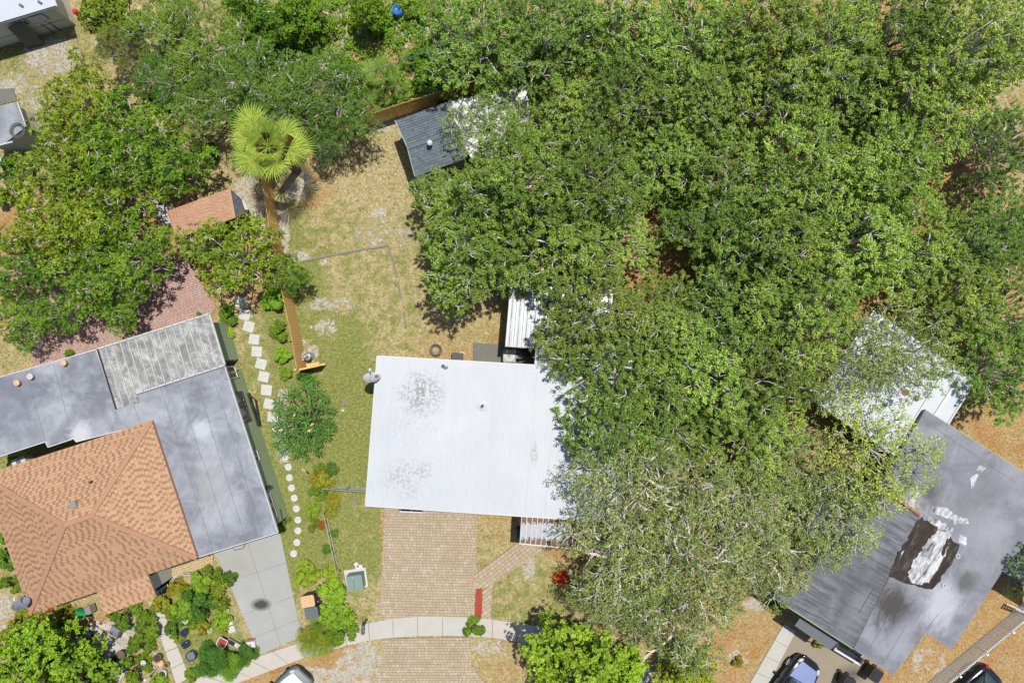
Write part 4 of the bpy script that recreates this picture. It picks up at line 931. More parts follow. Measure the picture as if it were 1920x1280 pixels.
    for i in range(limbs):
        a = rr.uniform(0, 6.28); p = Vector((math.cos(a) * R * .15, math.sin(a) * R * .15, zbase + thick * .75)); dr = Vector((math.cos(a), math.sin(a), .1)); pts = [p - Vector((0, 0, 1.2))]; L_ = R * rr.uniform(.12, .2)
        for k in range(5): pts.append(pts[-1] + dr * L_ + Vector((0, 0, .3 if k == 0 else -.06))); dr = (dr + Vector((rr.uniform(-.5, .5), rr.uniform(-.5, .5), 0))).normalized()
        tw.tube(pts, [.11, .10, .085, .065, .045, .02], 6)
        for k in (2, 3, 4):
            d2 = (dr + Vector((rr.uniform(-1.2, 1.2), rr.uniform(-1.2, 1.2), .1))).normalized(); e = pts[k] + d2 * R * .25; tw.tube([pts[k], pts[k].lerp(e, .5) + Vector((.06, -.05, .06)), e], [.05, .035, .012], 5)
    fork = Vector((rr.uniform(-.2, .2), rr.uniform(-.2, .2), zbase * .45))
    tw.tube([(0, 0, -.1), (0, 0, .2), fork * .6, fork], [trunk_r * 1.3, trunk_r, trunk_r * .85, trunk_r * .8], 8)
    for (x, y, zt, rl) in C:
        e = Vector((x, y, zt - rl * .35)); m1 = fork.lerp(e, .45) + Vector((rr.uniform(-.3, .3), rr.uniform(-.3, .3), rr.uniform(-.1, .5)))
        tw.tube([fork, fork.lerp(m1, .5) + Vector((rr.uniform(-.1, .1), rr.uniform(-.1, .1), .1)), m1, m1.lerp(e, .6), e], [trunk_r * .42, trunk_r * .34, trunk_r * .26, trunk_r * .2, .04], 5)
    crown_me = np_mesh(name + '_crown', V, n, mat)
    tm = bpy.data.meshes.new(name + '_trunk'); tm.from_pydata(tw.v, [], tw.f); tm.materials.append(M[bark]); tm.shade_smooth()
    return dict(crown=crown_me, trunk=tm, R=R, z=zbase + thick * .55, name=name, cat=cat)
placed = []
def plant(pr, px, py, rpx, label, tint=(1, 1, 1), rz=None, zs=1.0, group=None, name=None, cat=None, dz=0.0):
    zc = pr['z'] * zs; k = (H - zc) / H / PPM; s_ = rpx * k / pr['R']; zc = pr['z'] * zs * max(.55, min(1.15, s_)) if pr['z'] > 2 else pr['z'] * s_
    k = (H - zc) / H / PPM; s_ = rpx * k / pr['R']; c = P(px, py, zc)
    t = thing(name or pr['name'], label, cat or pr['cat'], (c.x, c.y, dz), group)
    szz = zc / pr['z']; rz = random.uniform(0, 6.28) if rz is None else rz
    a = link('trunk', pr['trunk'], t, (0, 0, 0), (0, 0, rz), (s_, s_, szz)); b = link('crown', pr['crown'], t, (0, 0, 0), (0, 0, rz), (s_, s_, szz))
    b.color = (*tint, 1)
    return t
# ================================================================== TREES
OAK = [make_tree('oak_tree', 'tree', 11 + i, R=3.7, zbase=4.0, thick=4.0, nl=34, lr=(.14, .30), sprays=40, leaves=34, L=.145, Wd=.062, bare=20, gap=.67, low=14, ntw=3) for i in range(5)]
OLIVE = [make_tree('oak_tree', 'tree', 31 + i, R=3.6, nl=26, lr=(.18, .30), sprays=52, leaves=14, L=.14, Wd=.06, bare=50, spread=.8, lowz=-.3, limbs=5) for i in range(2)]
THIN = [make_tree('oak_tree', 'tree', 41 + i, R=3.4, nl=22, lr=(.22, .34), sprays=46, leaves=10, L=.14, Wd=.06, bare=20, spread=.8, thick=1.8, trunk_r=.16) for i in range(2)]
MANGO = [make_tree('mango_tree', 'tree', 51 + i, R=3.0, zbase=3.0, thick=2.2, nl=26, lr=(.18, .32), sprays=42, leaves=12, L=.25, Wd=.085, mat='mango', bare=16, style='rosette', trunk_r=.18) for i in range(3)]
LIMEP = [make_tree('leafy_tree', 'tree', 61 + i, R=3.0, zbase=3.0, thick=2.6, nl=50, lr=(.12, .24), sprays=74, leaves=15, L=.15, Wd=.10, gap=.5, low=10, mat='lime', bark='bark_dark', bare=3, style='rosette') for i in range(2)]
FINE = [make_tree('fine_leaved_tree', 'tree', 71 + i, R=3.2, zbase=3.6, thick=2.0, nl=26, lr=(.2, .32), sprays=60, leaves=15, L=.15, Wd=.05, mat='deep', bare=26, spread=.9) for i in range(2)]
SHR = [make_tree('shrub', 'shrub', 81 + i, R=1.0, zbase=.3, thick=.8, nl=20, lr=(.18, .38), gap=.5, sprays=46, leaves=11, L=.16, Wd=.075, mat=m_, bark='bark_dark', bare=0, style='rosette', trunk_r=.05, twig_r=.008)
       for i, m_ in enumerate(('mango', 'deep', 'lime', 'gold', 'rust'))]
S_MID, S_DEEP, S_LIME, S_GOLD, S_RUST = SHR
BALL = make_tree('clipped_bush', 'bush', 91, R=.85, zbase=.15, thick=.95, nl=16, lr=(.36, .42), sprays=90, leaves=9, L=.07, Wd=.05, mat='deep', bark='bark_dark', bare=0, trunk_r=.05)

G_OAK = 'oaks of the continuous grove covering the right half'
oaks = [
 # px, py, rpx, label, tint
 (900, 60, 120, 'oak crown at the top edge just right of the spiky palms', (1.05, 1.1, .9)),
 (1030, 70, 125, 'second oak crown along the top edge from the palms', (1, 1, 1)),
 (1165, 45, 125, 'oak crown at the top edge straight above the dry yellow twig patch', (1.05, 1.08, 1)),
 (1300, 70, 120, 'top edge oak left of the highest point of the grove clearing', (1, 1, 1)),
 (1430, 55, 125, 'bright oak at the top edge, right of centre', (1.12, 1.15, 1)),
 (1555, 70, 110, 'oak at the top edge left of the gap with the forked grey branch', (1.05, 1.1, 1)),
 (1690, 50, 115, 'oak at the top edge beside the small opening with brown litter', (.95, 1, .95)),
 (1815, 75, 120, 'pale green oak near the top right corner', (1.2, 1.15, 1.1)),
 (1925, 60, 100, 'oak cut by the frame in the top right corner', (1, 1, 1)),
 (1060, 195, 120, 'oak just below the second top crown, right of the shelter roof', (.95, 1, .9)),
 (1190, 170, 115, 'darker oak among deep black gaps below the dry twig patch', (.9, .97, .9)),
 (1320, 190, 120, 'oak in the second row above the deepest dark gap', (1, 1.02, .95)),
 (1465, 185, 120, 'oak in the second row right of the dark narrow gap', (1.1, 1.12, 1)),
 (1605, 175, 115, 'oak with many bare grey twigs around the brown hollow', (1.05, 1.08, 1.05)),
 (1735, 195, 110, 'oak left of the sunlit orange clearing near the right edge', (1.1, 1.1, 1)),
 (1120, 320, 125, 'round oak crown in the middle of the grove, above the grey twigs', (1, 1.05, .9)),
 (1250, 300, 115, 'oak between two black gaps in the middle of the grove', (.98, 1.02, .9)),
 (1385, 320, 125, 'large oak in the third row of the grove', (1.02, 1.05, .95)),
 (1530, 310, 120, 'oak in the third row with a pale curved branch on top', (1.1, 1.12, 1)),
 (1665, 330, 118, 'bright rounded oak left of the orange clearing', (1.2, 1.18, 1)),
 (868, 402, 104, 'leftmost oak overhanging the back lawn beside the slate shed', (.95, 1, .95)),
 (975, 330, 120, 'oak right of the slate shed and below the shelter roof', (1, 1.05, .9)),
 (888, 478, 108, 'low oak with a lobe above the red mulch on the back lawn', (.92, 1, .85)),
 (1010, 450, 115, 'oak above the metal patio roof, on the lawn side', (.95, 1, .9)),
 (1150, 450, 118, 'oak with a tangle of pale twigs above the patio roof', (1, 1, .95)),
 (1330, 440, 115, 'oak right of the long dark gap in the middle', (.95, 1, .85)),
 (1465, 450, 122, 'oak in the fourth row, green with few bare twigs', (1.02, 1.08, .95)),
 (1600, 460, 120, 'oak above the white annex on its left side', (1.1, 1.12, 1)),
 (1722, 462, 110, 'yellowish oak above the white annex', (1.25, 1.2, 1)),
 (1260, 580, 115, 'oak below the long dark gap, beside its reddish floor patch', (1.05, 1.05, 1)),
 (1390, 580, 112, 'oak right of centre in the fifth row', (1, 1.02, .95)),
 (1510, 590, 105, 'oak touching the upper left side of the white annex', (1.08, 1.08, 1)),
 (1110, 585, 112, 'oak over the right half of the metal patio roof', (1.1, 1.05, 1.05)),
 (1170, 690, 112, 'oak over the upper right corner of the white flat roof', (1.08, 1.05, 1)),
 (1310, 700, 118, 'oak right of the white flat roof in the sixth row', (1.1, 1.08, 1)),
 (1440, 710, 112, 'oak with a small pink speck, left of the white annex', (1, 1.02, .95)),
 (1160, 800, 105, 'oak lapping over the right edge of the white flat roof', (1.0, 1.02, .95)),
 (1290, 820, 108, 'oak right of the white roof beside the narrow dark gap', (1.05, 1.1, .9)),
 (1420, 830, 100, 'oak halfway between the white roof and the grey roof', (1.0, 1.05, .9)),
]
GAPS = [(1000, 175, 34), (1078, 232, 34), (1195, 415, 40), (1262, 480, 46), (1300, 525, 40), (1232, 345, 26), (1612, 200, 40), (1325, 870, 44), (1215, 145, 24), (1400, 230, 22)]
for i, (x, y, r, lab, tint) in enumerate(oaks):
    j = random.uniform(.72, 1.2); x += random.uniform(-8, 8); y += random.uniform(-8, 8); r *= random.uniform(.93, 1.04)
    for gx, gy, gr in GAPS:
        dd = math.hypot(x - gx, y - gy) + 1e-3
        if dd < r + gr * .5:
            mv = min(16, (r + gr * .5 - dd) * .35); x += (x - gx) / dd * mv; y += (y - gy) / dd * mv; r = max(r * .82, min(r, math.hypot(x - gx, y - gy) - gr * .25))
    plant(OAK[(i * 3) % 5], x, y, r, lab, (tint[0] * j * random.uniform(.92, 1.1), tint[1] * j, tint[2] * j), zs=random.uniform(.82, 1.2), group=G_OAK)
olive = [
 (1170, 905, 105, 'olive green oak over the lower right corner of the white flat roof', (1.15, .95, 1.5)),
 (1290, 940, 100, 'twiggy oak below the sixth row, with grey branchlets', (1.2, 1.0, 1.6)),
 (1410, 945, 95, 'pale twiggy oak with thick grey limbs near the grey roof', (1.25, 1.05, 1.8)),
 (1175, 1030, 105, 'olive oak right of the peeling awning', (1.15, .95, 1.5)),
 (1300, 1060, 112, 'large olive oak in the lower middle with forked limbs', (1.15, .95, 1.5)),
 (1420, 1045, 85, 'olive oak left of the lower corner of the grey roof', (1.15, .95, 1.5)),
 (1165, 1120, 88, 'olive oak right of the red bromeliad', (1.0, .9, 1.3)),
 (1275, 1165, 95, 'lowest olive oak, above the black gap by the sidewalk end', (1.0, .9, 1.3)),
]
for i, (x, y, r, lab, tint) in enumerate(olive): plant(OLIVE[i % 2], x, y, r * 1.05, lab, tint, group='olive coloured twiggy oaks at the lower middle')
thin = [
 (918, 246, 76, 'thin oak crown letting the white shelter roof show through', (1.1, 1.05, 1.1)),
 (1590, 680, 95, 'sparse oak over the left part of the white annex roof', (1.15, 1.0, 1.2)),
 (1700, 660, 95, 'sparse oak over the middle of the white annex roof', (1.15, 1.0, 1.2)),
 (1655, 860, 105, 'yellow-green thin oak between white annex and grey roof', (1.75, 1.45, 1.3)),
 (1570, 960, 95, 'thin oak over the left slope of the grey roof', (1.2, 1.05, 1.5)),
 (1075, 650, 70, 'thin oak fringe over the upper right of the white flat roof', (1.2, 1.1, 1.2)),
 (1490, 880, 85, 'sparse oak over the narrow yard left of the grey roof', (1.2, 1.05, 1.5)),
 (1480, 1040, 70, 'sparse oak at the lower left corner of the grey roof', (1.5, 1.15, 1.3)),
]
for i, (x, y, r, lab, tint) in enumerate(thin): plant(THIN[i % 2], x, y, r * 1.05, lab, tint, group='thin crowned oaks over the roofs')
dark = [
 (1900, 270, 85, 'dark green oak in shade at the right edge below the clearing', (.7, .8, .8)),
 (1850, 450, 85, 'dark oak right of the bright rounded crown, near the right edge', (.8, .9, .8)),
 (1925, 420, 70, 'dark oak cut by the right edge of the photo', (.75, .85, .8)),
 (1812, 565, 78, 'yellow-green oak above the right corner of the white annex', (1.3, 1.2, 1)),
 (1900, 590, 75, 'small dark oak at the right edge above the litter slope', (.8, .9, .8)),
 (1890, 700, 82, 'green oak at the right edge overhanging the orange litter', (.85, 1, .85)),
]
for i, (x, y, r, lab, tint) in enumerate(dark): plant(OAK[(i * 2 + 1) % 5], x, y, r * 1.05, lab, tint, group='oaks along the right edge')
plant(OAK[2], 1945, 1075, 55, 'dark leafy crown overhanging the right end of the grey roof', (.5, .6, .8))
# left side
mang = [
 (150, 190, 78, 'yellowish mango tree at the edge of the dry lawn, upper left', (1.35, 1.1, .9)),
 (235, 270, 95, 'green mango tree left of the fan palm, with dense round clumps', (.85, 1, .9)),
 (115, 290, 88, 'mango tree right of the low blue-grey shed', (1.15, 1.05, .9)),
 (322, 298, 74, 'mango tree just above the terracotta hut', (.85, 1, .85)),
 (190, 380, 88, 'spreading mango tree left of the white chest', (1.05, 1.05, .9)),
 (85, 410, 90, 'yellow tinged mango tree at the left edge', (1.3, 1.1, .9)),
 (245, 482, 78, 'mango tree between the brick patio and the hut', (.95, 1.05, .9)),
 (160, 500, 80, 'mango tree with sprays over the left half of the brick patio', (.9, 1, .9)),
 (430, 470, 88, 'round yellow-green mango tree below the hut', (1.25, 1.15, .9)),
 (110, 590, 42, 'small mango crown at the left end of the brick patio', (.9, 1.05, .9)),
 (215, 565, 55, 'small mango crown in the middle of the brick patio', (.95, 1.05, .9)),
 (540, 515, 42, 'small tree leaning over the left cedar fence', (.85, 1, .85)),
 (35, 500, 70, 'deep green tree cut by the left edge above the patio', (.65, .85, .9)),
 (35, 605, 52, 'green tree at the left edge beside the brick patio corner', (.8, 1, .85)),
]
for i, (x, y, r, lab, tint) in enumerate(mang): plant(MANGO[i % 3], x, y, r, lab, tint, group='broadleaf trees on the left side')
fine = [
 (370, 75, 85, 'olive toned fine-leaved tree at the top, left of the white debris', (1.7, 1.25, 1.0)),
 (400, 165, 90, 'fine-leaved tree above the fan palm', (1.35, 1.1, 1.0)),
 (500, 160, 88, 'dark fine-leaved tree in the thicket behind the cedar fence', (1.1, 1.0, 1.0)),
 (615, 180, 88, 'dense dark tree directly behind the left part of the cedar fence', (1.1, 1.0, 1.0)),
 (305, 45, 70, 'olive tree at the top edge left of the white debris thicket', (1.6, 1.2, 1.0)),
 (300, 140, 52, 'dark green tree left of the olive thicket, above the mango trees', (.9, 1.0, .9)),
 (228, 92, 46, 'dry brownish thin tree in the grey soil right of the cream building', (2.2, 1.1, 1.6)),
 (610, 262, 38, 'small dark tree just inside the upper left fence corner', (1.0, 1.05, 1.0)),
]
for i, (x, y, r, lab, tint) in enumerate(fine): plant(FINE[i % 2], x, y, r, lab, tint, group='fine-leaved trees behind the fence')
limes = [
 (48, 1248, 88, 'bright green tree in the bottom left corner', (.95, 1.0, .8), 0),
 (138, 1272, 62, 'bright green tree crown right of the bottom left corner tree', (.95, 1.0, .8), 1),
 (1072, 1252, 96, 'lime green tree at the bottom edge over the end of the sidewalk', (1.05, 1.0, .95), 0),
 (1160, 1272, 62, 'lime tree crown touching the lowest olive oak', (1.15, 1.2, 1.0), 1),
 (1290, 1275, 62, 'yellow-green tree cut by the bottom edge near the orange litter', (1.35, 1.0, .8), 0),
 (560, 25, 48, 'bright leafy sapling at the top edge left of the fallen log', (.75, .85, .8), 1),
 (500, 50, 45, 'leafy sapling beside the white debris at the top', (.6, .75, .8), 0),
 (455, 15, 32, 'small leafy sapling at the top edge in front of the white sheet', (.6, .75, .8), 1),
 (690, 20, 36, 'bright sapling at the top edge above the log pile', (.85, .9, .8), 0),
 (200, 25, 55, 'lime tinged tree right of the cream building', (.9, .8, .8), 1),
 (810, 128, 42, 'bright green bushy tree behind the middle of the cedar fence', (.7, .95, 1), 0),
 (640, 135, 36, 'bright small crown at the edge of the dark thicket', (.7, .9, .9), 1),
]
for i, (x, y, r, lab, tint, k) in enumerate(limes): plant(LIMEP[k], x, y, r, lab, tint)
shrubs = [
 (S_MID, 750, 20, 20, 'leafy shrub beside the blue barrel at the top'), (S_LIME, 720, 48, 20, 'bright shrub left of the blue barrel'), (S_LIME, 790, 12, 22, 'bright shrub at the top edge right of the blue barrel'),
 (S_DEEP, 20, 315, 26, 'deep green hedge at the left edge below the low block wall'), (S_DEEP, 52, 310, 18, 'round end of the deep green hedge at the left edge'), (S_MID, 20, 365, 26, 'shrub at the left edge by the overhead wire'),
 (S_DEEP, 292, 190, 24, 'deep green shrub under the wood above the mango trees'), (S_DEEP, 385, 285, 20, 'dark shrub left of the fan palm'),
 (S_MID, 425, 590, 18, 'green shrub above the first square stepping stones'), (S_LIME, 420, 625, 16, 'bright shrub next to the pale garden edging curve'),
 (S_LIME, 512, 560, 22, 'bright weedy shrub behind the left fence'), (S_MID, 520, 620, 18, 'shrub outside the left cedar fence, lower part'), (S_LIME, 530, 665, 14, 'small bright shrub outside the lower end of the fence'),
 (S_DEEP, 572, 706, 14, 'dark shrub under the cedar gate panel'),
 (S_GOLD, 610, 905, 18, 'yellow croton beside the left end of the pipe gate'), (S_GOLD, 624, 938, 14, 'yellow croton just below the pipe gate'), (S_RUST, 600, 886, 10, 'small rust coloured croton above the pipe gate'), (S_LIME, 585, 955, 14, 'bright shrub left of the wire fence top end'),
 (S_MID, 598, 880, 12, 'green croton below the long-leaved bush'), (S_RUST, 603, 985, 8, 'red flowering low plant on the wire fence'), (S_DEEP, 628, 1000, 8, 'dark creeper on the wire fence'),
 (S_LIME, 575, 1075, 22, 'bright shrub left of the green transformer'), (S_LIME, 622, 1075, 16, 'bright shrub against the green transformer'), (S_LIME, 625, 1110, 24, 'yellow-green hedge shrub beside the black bin, upper'),
 (S_LIME, 635, 1150, 26, 'yellow-green hedge shrub in the middle of the row'), (S_MID, 645, 1185, 24, 'hedge shrub overlapping the sidewalk edge'), (S_LIME, 608, 1150, 20, 'hedge shrub closest to the stone pot'),
 (S_LIME, 625, 1190, 18, 'small hedge shrub between the areca palm and sidewalk'),
 (S_MID, 395, 1075, 16, 'mottled shrub below the yellow paver step'), (S_DEEP, 430, 1085, 14, 'dark shrub at the concrete driveway edge'), (S_LIME, 375, 1095, 20, 'bright shrub in the front garden, upper middle'),
 (S_DEEP, 370, 1130, 32, 'large deep green shrub in the middle of the front garden'), (S_MID, 405, 1120, 22, 'green shrub right of the large front garden shrub'), (S_GOLD, 328, 1100, 16, 'yellow shrub beside the curved white garden rails'),
 (S_GOLD, 300, 1128, 18, 'yellow variegated shrub at the top of the garden walk'), (S_LIME, 415, 1160, 16, 'lime shrub left of the two stone blocks'), (S_GOLD, 380, 1177, 14, 'pale yellow plant between the garden pots'),
 (S_DEEP, 322, 1178, 15, 'small dark conifer shrub standing on the garden walk'), (S_MID, 332, 1196, 12, 'low olive shrub on the garden walk'),
 (S_LIME, 345, 1140, 20, 'bright shrub left of the large deep green garden shrub'), (S_MID, 393, 1100, 18, 'shrub just above the large deep green garden shrub'), (S_DEEP, 350, 1160, 14, 'low dark plant beside the pale rimmed pot'), (S_MID, 368, 1160, 16, 'low plant under the large deep green garden shrub'),
 (S_LIME, 412, 1098, 14, 'bright plant in the garden corner by the driveway'), (S_GOLD, 420, 1180, 10, 'small yellow plant beside the stone blocks'), (S_MID, 318, 1150, 14, 'spreading plant over the garden walk'), (S_MID, 285, 1150, 14, 'leafy plant left of the top of the garden walk'),
 (S_MID, 597, 925, 16, 'green croton in the strip left of the pipe gate'), (S_GOLD, 618, 960, 12, 'yellow croton at the upper end of the wire fence'), (S_MID, 590, 985, 12, 'weedy plant left of the wire fence'), (S_DEEP, 612, 1030, 9, 'dark creeper at the middle of the wire fence'), (S_DEEP, 622, 880, 12, 'dark plant right of the rust croton'), (S_GOLD, 590, 900, 12, 'yellow plant above the pipe gate end'),
  (S_LIME, 535, 700, 12, 'weedy plant left of the cedar gate panel'),
 (S_MID, 235, 1150, 26, 'green shrub along the porch front of the tan roof'), (S_MID, 205, 1148, 14, 'leafy plant at the left corner of the porch'), (S_MID, 270, 1180, 26, 'loose shrub in the pebble bed left of the garden walk'), (S_MID, 265, 1210, 22, 'lower shrub in the pebble bed'),
 (S_GOLD, 45, 1165, 22, 'yellow shrub below the dark grey dish'), (S_GOLD, 20, 1185, 16, 'yellow shrub at the left edge below the tan roof'), (S_RUST, 88, 1158, 15, 'orange brown shrub under the lower left roof corner'), (S_GOLD, 118, 1150, 16, 'yellow green shrub left of the striped canvas'),
 (S_DEEP, 100, 1185, 26, 'dark shrub in shade below the tan roof'), (S_MID, 10, 1050, 22, 'shrub at the left edge beside the tan roof'), (S_MID, 22, 1095, 20, 'shrub at the left edge above the grey dish'), (S_MID, 5, 1010, 12, 'small shrub at the left edge beside the upper tan eave'),
 (S_MID, 255, 1255, 24, 'shrub with yellow leaves among the terracotta pots'), (S_LIME, 300, 1275, 14, 'bright plant below the white pot'), (S_MID, 355, 1265, 12, 'small shrub at the bottom end of the garden walk'), (S_DEEP, 370, 1255, 10, 'tiny dark shrub beside the clipped ball bush'),
 (S_MID, 25, 872, 16, 'plants in the slot between flat and shingle roof'), (S_MID, 128, 664, 10, 'small plant at the patio edge of the silver roof'), (S_MID, 128, 605, 12, 'low plant on the patio side'),
 (S_MID, 372, 597, 10, 'little plant at the upper end of the ribbed roof'), (S_GOLD, 1532, 1208, 8, 'small yellow plant in the white planter wall'), (S_MID, 1455, 1135, 12, 'dry shrub at the left corner of the grey roof'),
 (S_MID, 890, 1175, 18, 'thin shrub standing between front path and sidewalk'), (S_GOLD, 1385, 1240, 10, 'single yellow shrub in a sandy ring on orange litter'), (S_MID, 830, 190, 16, 'olive shrub leaning over the cedar fence by the shed'),
 (S_MID, 660, 45, 16, 'low shrub beside the upright pale log'), (S_MID, 600, 60, 18, 'weedy shrub above the bright crown at the top'), (S_LIME, 855, 60, 20, 'shrub right of the spiky palms'), (S_MID, 540, 975, 6, 'tiny plant between the round stones'), (S_MID, 525, 985, 12, 'dark plant at the lower corner of the sage wall'),
]
for (pr, x, y, r, lab) in shrubs: plant(pr, x, y, r, lab, (random.uniform(.85, 1.15), random.uniform(.9, 1.1), 1))
for (x, y, r, lab, tint) in ((398, 1238, 28, 'large dark green clipped ball bush near the sidewalk', (.8, .9, .9)), (438, 1241, 21, 'lighter clipped bush right of the dark ball bush', (1.7, 1.5, 1.1)), (462, 1224, 17, 'small dark clipped bush nearest the driveway corner', (.8, .85, .9))): plant(BALL, x, y, r, lab, tint)

# -- fan palms: each frond is a part
def frond_mesh(name, seed, petiole=.95, R=.9, nseg=22, mat='palmleaf', arc=R_(165), w=.05):
    rg = random.Random(seed); m = MB(); m.tube([(0, 0, 0), (petiole * .5, 0, .05), (petiole, 0, 0)], [.025, .02, .014], 4)
    for i in range(nseg):
        a = -arc / 2 + arc * i / (nseg - 1); L = R * (.75 + .25 * math.cos(a / 2)) * rg.uniform(.88, 1.05); d = Vector((math.cos(a), math.sin(a), rg.uniform(.02, .14))).normalized(); s_ = Vector((-d.y, d.x, 0)) * w * .5
        o = Vector((petiole, 0, 0)); e1 = o + d * L * .6; e2 = o + d * L + Vector((0, 0, -.16 * L))
        m.add([o, e1 + s_, e1 - s_], [(0, 1, 2)]); m.add([e1 + s_, e2, e1 - s_], [(0, 1, 2)])
    me = bpy.data.meshes.new(name); me.from_pydata(m.v, [], m.f); me.materials.append(M[mat]); return me
FR = [frond_mesh('frond', i) for i in range(3)]
def fan_palm(px, py, zc, s_, n, label, trunk=True, mats=None, seed=1, name='fan_palm'):
    rg = random.Random(seed); c = P(px, py, zc); t = thing(name, label, 'palm', (c.x, c.y, 0))
    MB().tube([(c.x, c.y, -.05), (c.x, c.y, zc * .5), (c.x, c.y, zc)], [.16 * s_ + .05, .13 * s_ + .04, .12 * s_ + .04], 8).build('trunk', 'bark_dark', t)
    for i in range(n):
        a = i * 2.39996 + rg.uniform(-.2, .2); tilt = R_(-55 + 80 * (i / n) + rg.uniform(-8, 8)); k = s_ * rg.uniform(.8, 1.15) * (.42 + .68 * ((i * 7) % n) / n)
        f = link('frond', (mats or FR)[i % len(mats or FR)], t, (0, 0, zc), (rg.uniform(-.35, .35), tilt, a), k)
    for i in range(n // 3):
        link('frond', (mats or FR)[i % len(mats or FR)], t, (0, 0, zc + .1), (rg.uniform(-.3, .3), R_(rg.uniform(-50, -12)), i * 2.1 + .5), s_ * rg.uniform(.42, .62))
    return t
fan_palm(503, 276, 4.8, 1.3, 25, 'large yellow-green fan palm standing at the corner of the cedar fence', seed=4)
M['palmdark'] = leafmat('palm_leaf_dark', [(.09, .18, .03), (.15, .27, .04), (.22, .34, .06), (.30, .38, .08)], tint=False)
FD = [frond_mesh('frond', 10 + i, .8, .85, 20, 'palmdark') for i in range(2)]
for i, (x, y, s_, n, lab) in enumerate([(722, 140, .85, 15, 'palmetto with dark spiky fans in the middle of the rough ground behind the fence'), (716, 188, .55, 10, 'small bright palmetto touching the back of the cedar fence'), (690, 140, .5, 8, 'small palmetto left of the dark palmetto'),
        (835, 45, .8, 14, 'palmetto near the top edge right of the brown crate'), (850, 85, .7, 12, 'palmetto under the overhead cable right end'), (770, 110, .5, 8, 'small palmetto below the overhead cable'), (755, 172, .45, 8, 'young palmetto right of the bright one by the fence'), (445, 300, .45, 8, 'seedling palm in shade left of the fan palm'), (110, 405, .5, 8, 'small palm among the mango crowns on the left')]):
    fan_palm(x, y, 1.6 if s_ > .6 else .8, s_, n, lab, mats=FD, seed=20 + i, name='palmetto')
FB = [frond_mesh('frond', 30, .55, .5, 14, 'rustm')]
fan_palm(698, 162, .5, .5, 4, 'dead brown palm fronds between the palmettos', mats=FB, seed=44, name='dead_palmetto')
# -- feather palms (areca) by the sidewalk
def feather_mesh(seed, L=1.5, mat='gold'):
    rg = random.Random(seed); m = MB(); pts = []
    for i in range(9): t = i / 8; pts.append(Vector((L * t, 0, L * (.75 * t - .75 * t * t))))
    m.tube(pts, [.02, .018, .016, .014, .012, .01, .008, .006, .004], 4)
    for i in range(1, 9):
        for sgn in (-1, 1):
            for q in (0, .5):
                p = pts[i - 1].lerp(pts[i], q); d = Vector((.55, sgn, -.25 + rg.uniform(-.1, .2))).normalized(); l = .42 * math.sin(math.pi * (.15 + .8 * i / 9)) + .08
                s_ = Vector((1, 0, 0)) * .022; e = p + d * l; mm = p + d * l * .5 + Vector((0, 0, .04)); m.add([p, mm + s_, e, mm - s_], [(0, 1, 2, 3)])
    me = bpy.data.meshes.new('frond'); me.from_pydata(m.v, [], m.f); me.materials.append(M[mat]); return me
FA = [feather_mesh(1, 1.3, 'mango'), feather_mesh(2, 1.2, 'gold'), feather_mesh(3, 1.35, 'mango')]
def areca(px, py, zc, s_, n, label, seed=1, fr=None):
    rg = random.Random(seed); c = P(px, py, zc); t = thing('areca_palm', label, 'palm', (c.x, c.y, 0)); m = MB()
    for k in range(5): a = k * 1.257; m.tube([Vector((c.x + .12 * math.cos(a), c.y + .12 * math.sin(a), 0)), Vector((c.x + .2 * math.cos(a), c.y + .2 * math.sin(a), zc))], .03, 5)
    m.build('stems', 'bark_dark', t)
    for i in range(n): link('frond', (fr or FA)[i % len(fr or FA)], t, (rg.uniform(-.15, .15), rg.uniform(-.15, .15), zc), (0, R_(rg.uniform(-45, 5)), i * 2.4), s_ * rg.uniform(.7, 1.05))
areca(578, 1200, 1.1, .75, 24, 'yellow-green areca palm left of the hedge at the sidewalk', 1)
areca(606, 1205, 1.0, .72, 22, 'areca palm at the sidewalk closest to the hedge shrubs', 2)
areca(590, 1180, 1.0, .6, 16, 'areca palm just below the black bin', 3)
FL = [feather_mesh(5, 1.0, 'lime')]
areca(345, 1107, .5, .55, 26, 'pale yellow spiky plant in the middle of the front garden', 5, [feather_mesh(6, .9, 'gold')])
# -- long-leaved bush (each rosette of leaves a part)
def rosette_mesh(seed, n=12, L=.47, w=.07, mat='plum', droop=.12):
    rg = random.Random(seed); m = MB()
    for i in range(n):
        a = i * 2.39996; e = .6 - .6 * (i / n); d = Vector((math.cos(a) * math.cos(e), math.sin(a) * math.cos(e), math.sin(e))); l = L * rg.uniform(.8, 1.1) * (.75 + .3 * i / n)
        s_ = Vector((-math.sin(a), math.cos(a), 0)) * w / 2; p = d * .03; mm = d * l * .5; ee = d * l - Vector((0, 0, droop * l))
        m.add([p, mm + s_, ee, mm - s_, mm + Vector((0, 0, -.015))], [(0, 1, 4), (1, 2, 4), (2, 3, 4), (3, 0, 4)])
    me = bpy.data.meshes.new('leaf_rosette'); me.from_pydata(m.v, [], m.f); me.materials.append(M[mat]); return me
RS = [rosette_mesh(i) for i in range(3)]
lb = thing('long_leaved_bush', 'big bush of dark long-leaved rosettes beside the round stepping stones', 'bush', P(585, 790))
pts = []; rg = random.Random(9); tries = 0
hull = [(570, 715), (590, 712), (608, 735), (622, 765), (628, 790), (618, 820), (600, 845), (580, 862), (555, 862), (540, 850), (512, 838), (514, 800), (515, 770), (520, 745), (545, 735)]
def inpoly(x, y, q):
    r = False
    for i in range(len(q)):
        (x1, y1), (x2, y2) = q[i], q[i - 1]
        if (y1 > y) != (y2 > y) and x < (x2 - x1) * (y - y1) / (y2 - y1) + x1: r = not r
    return r
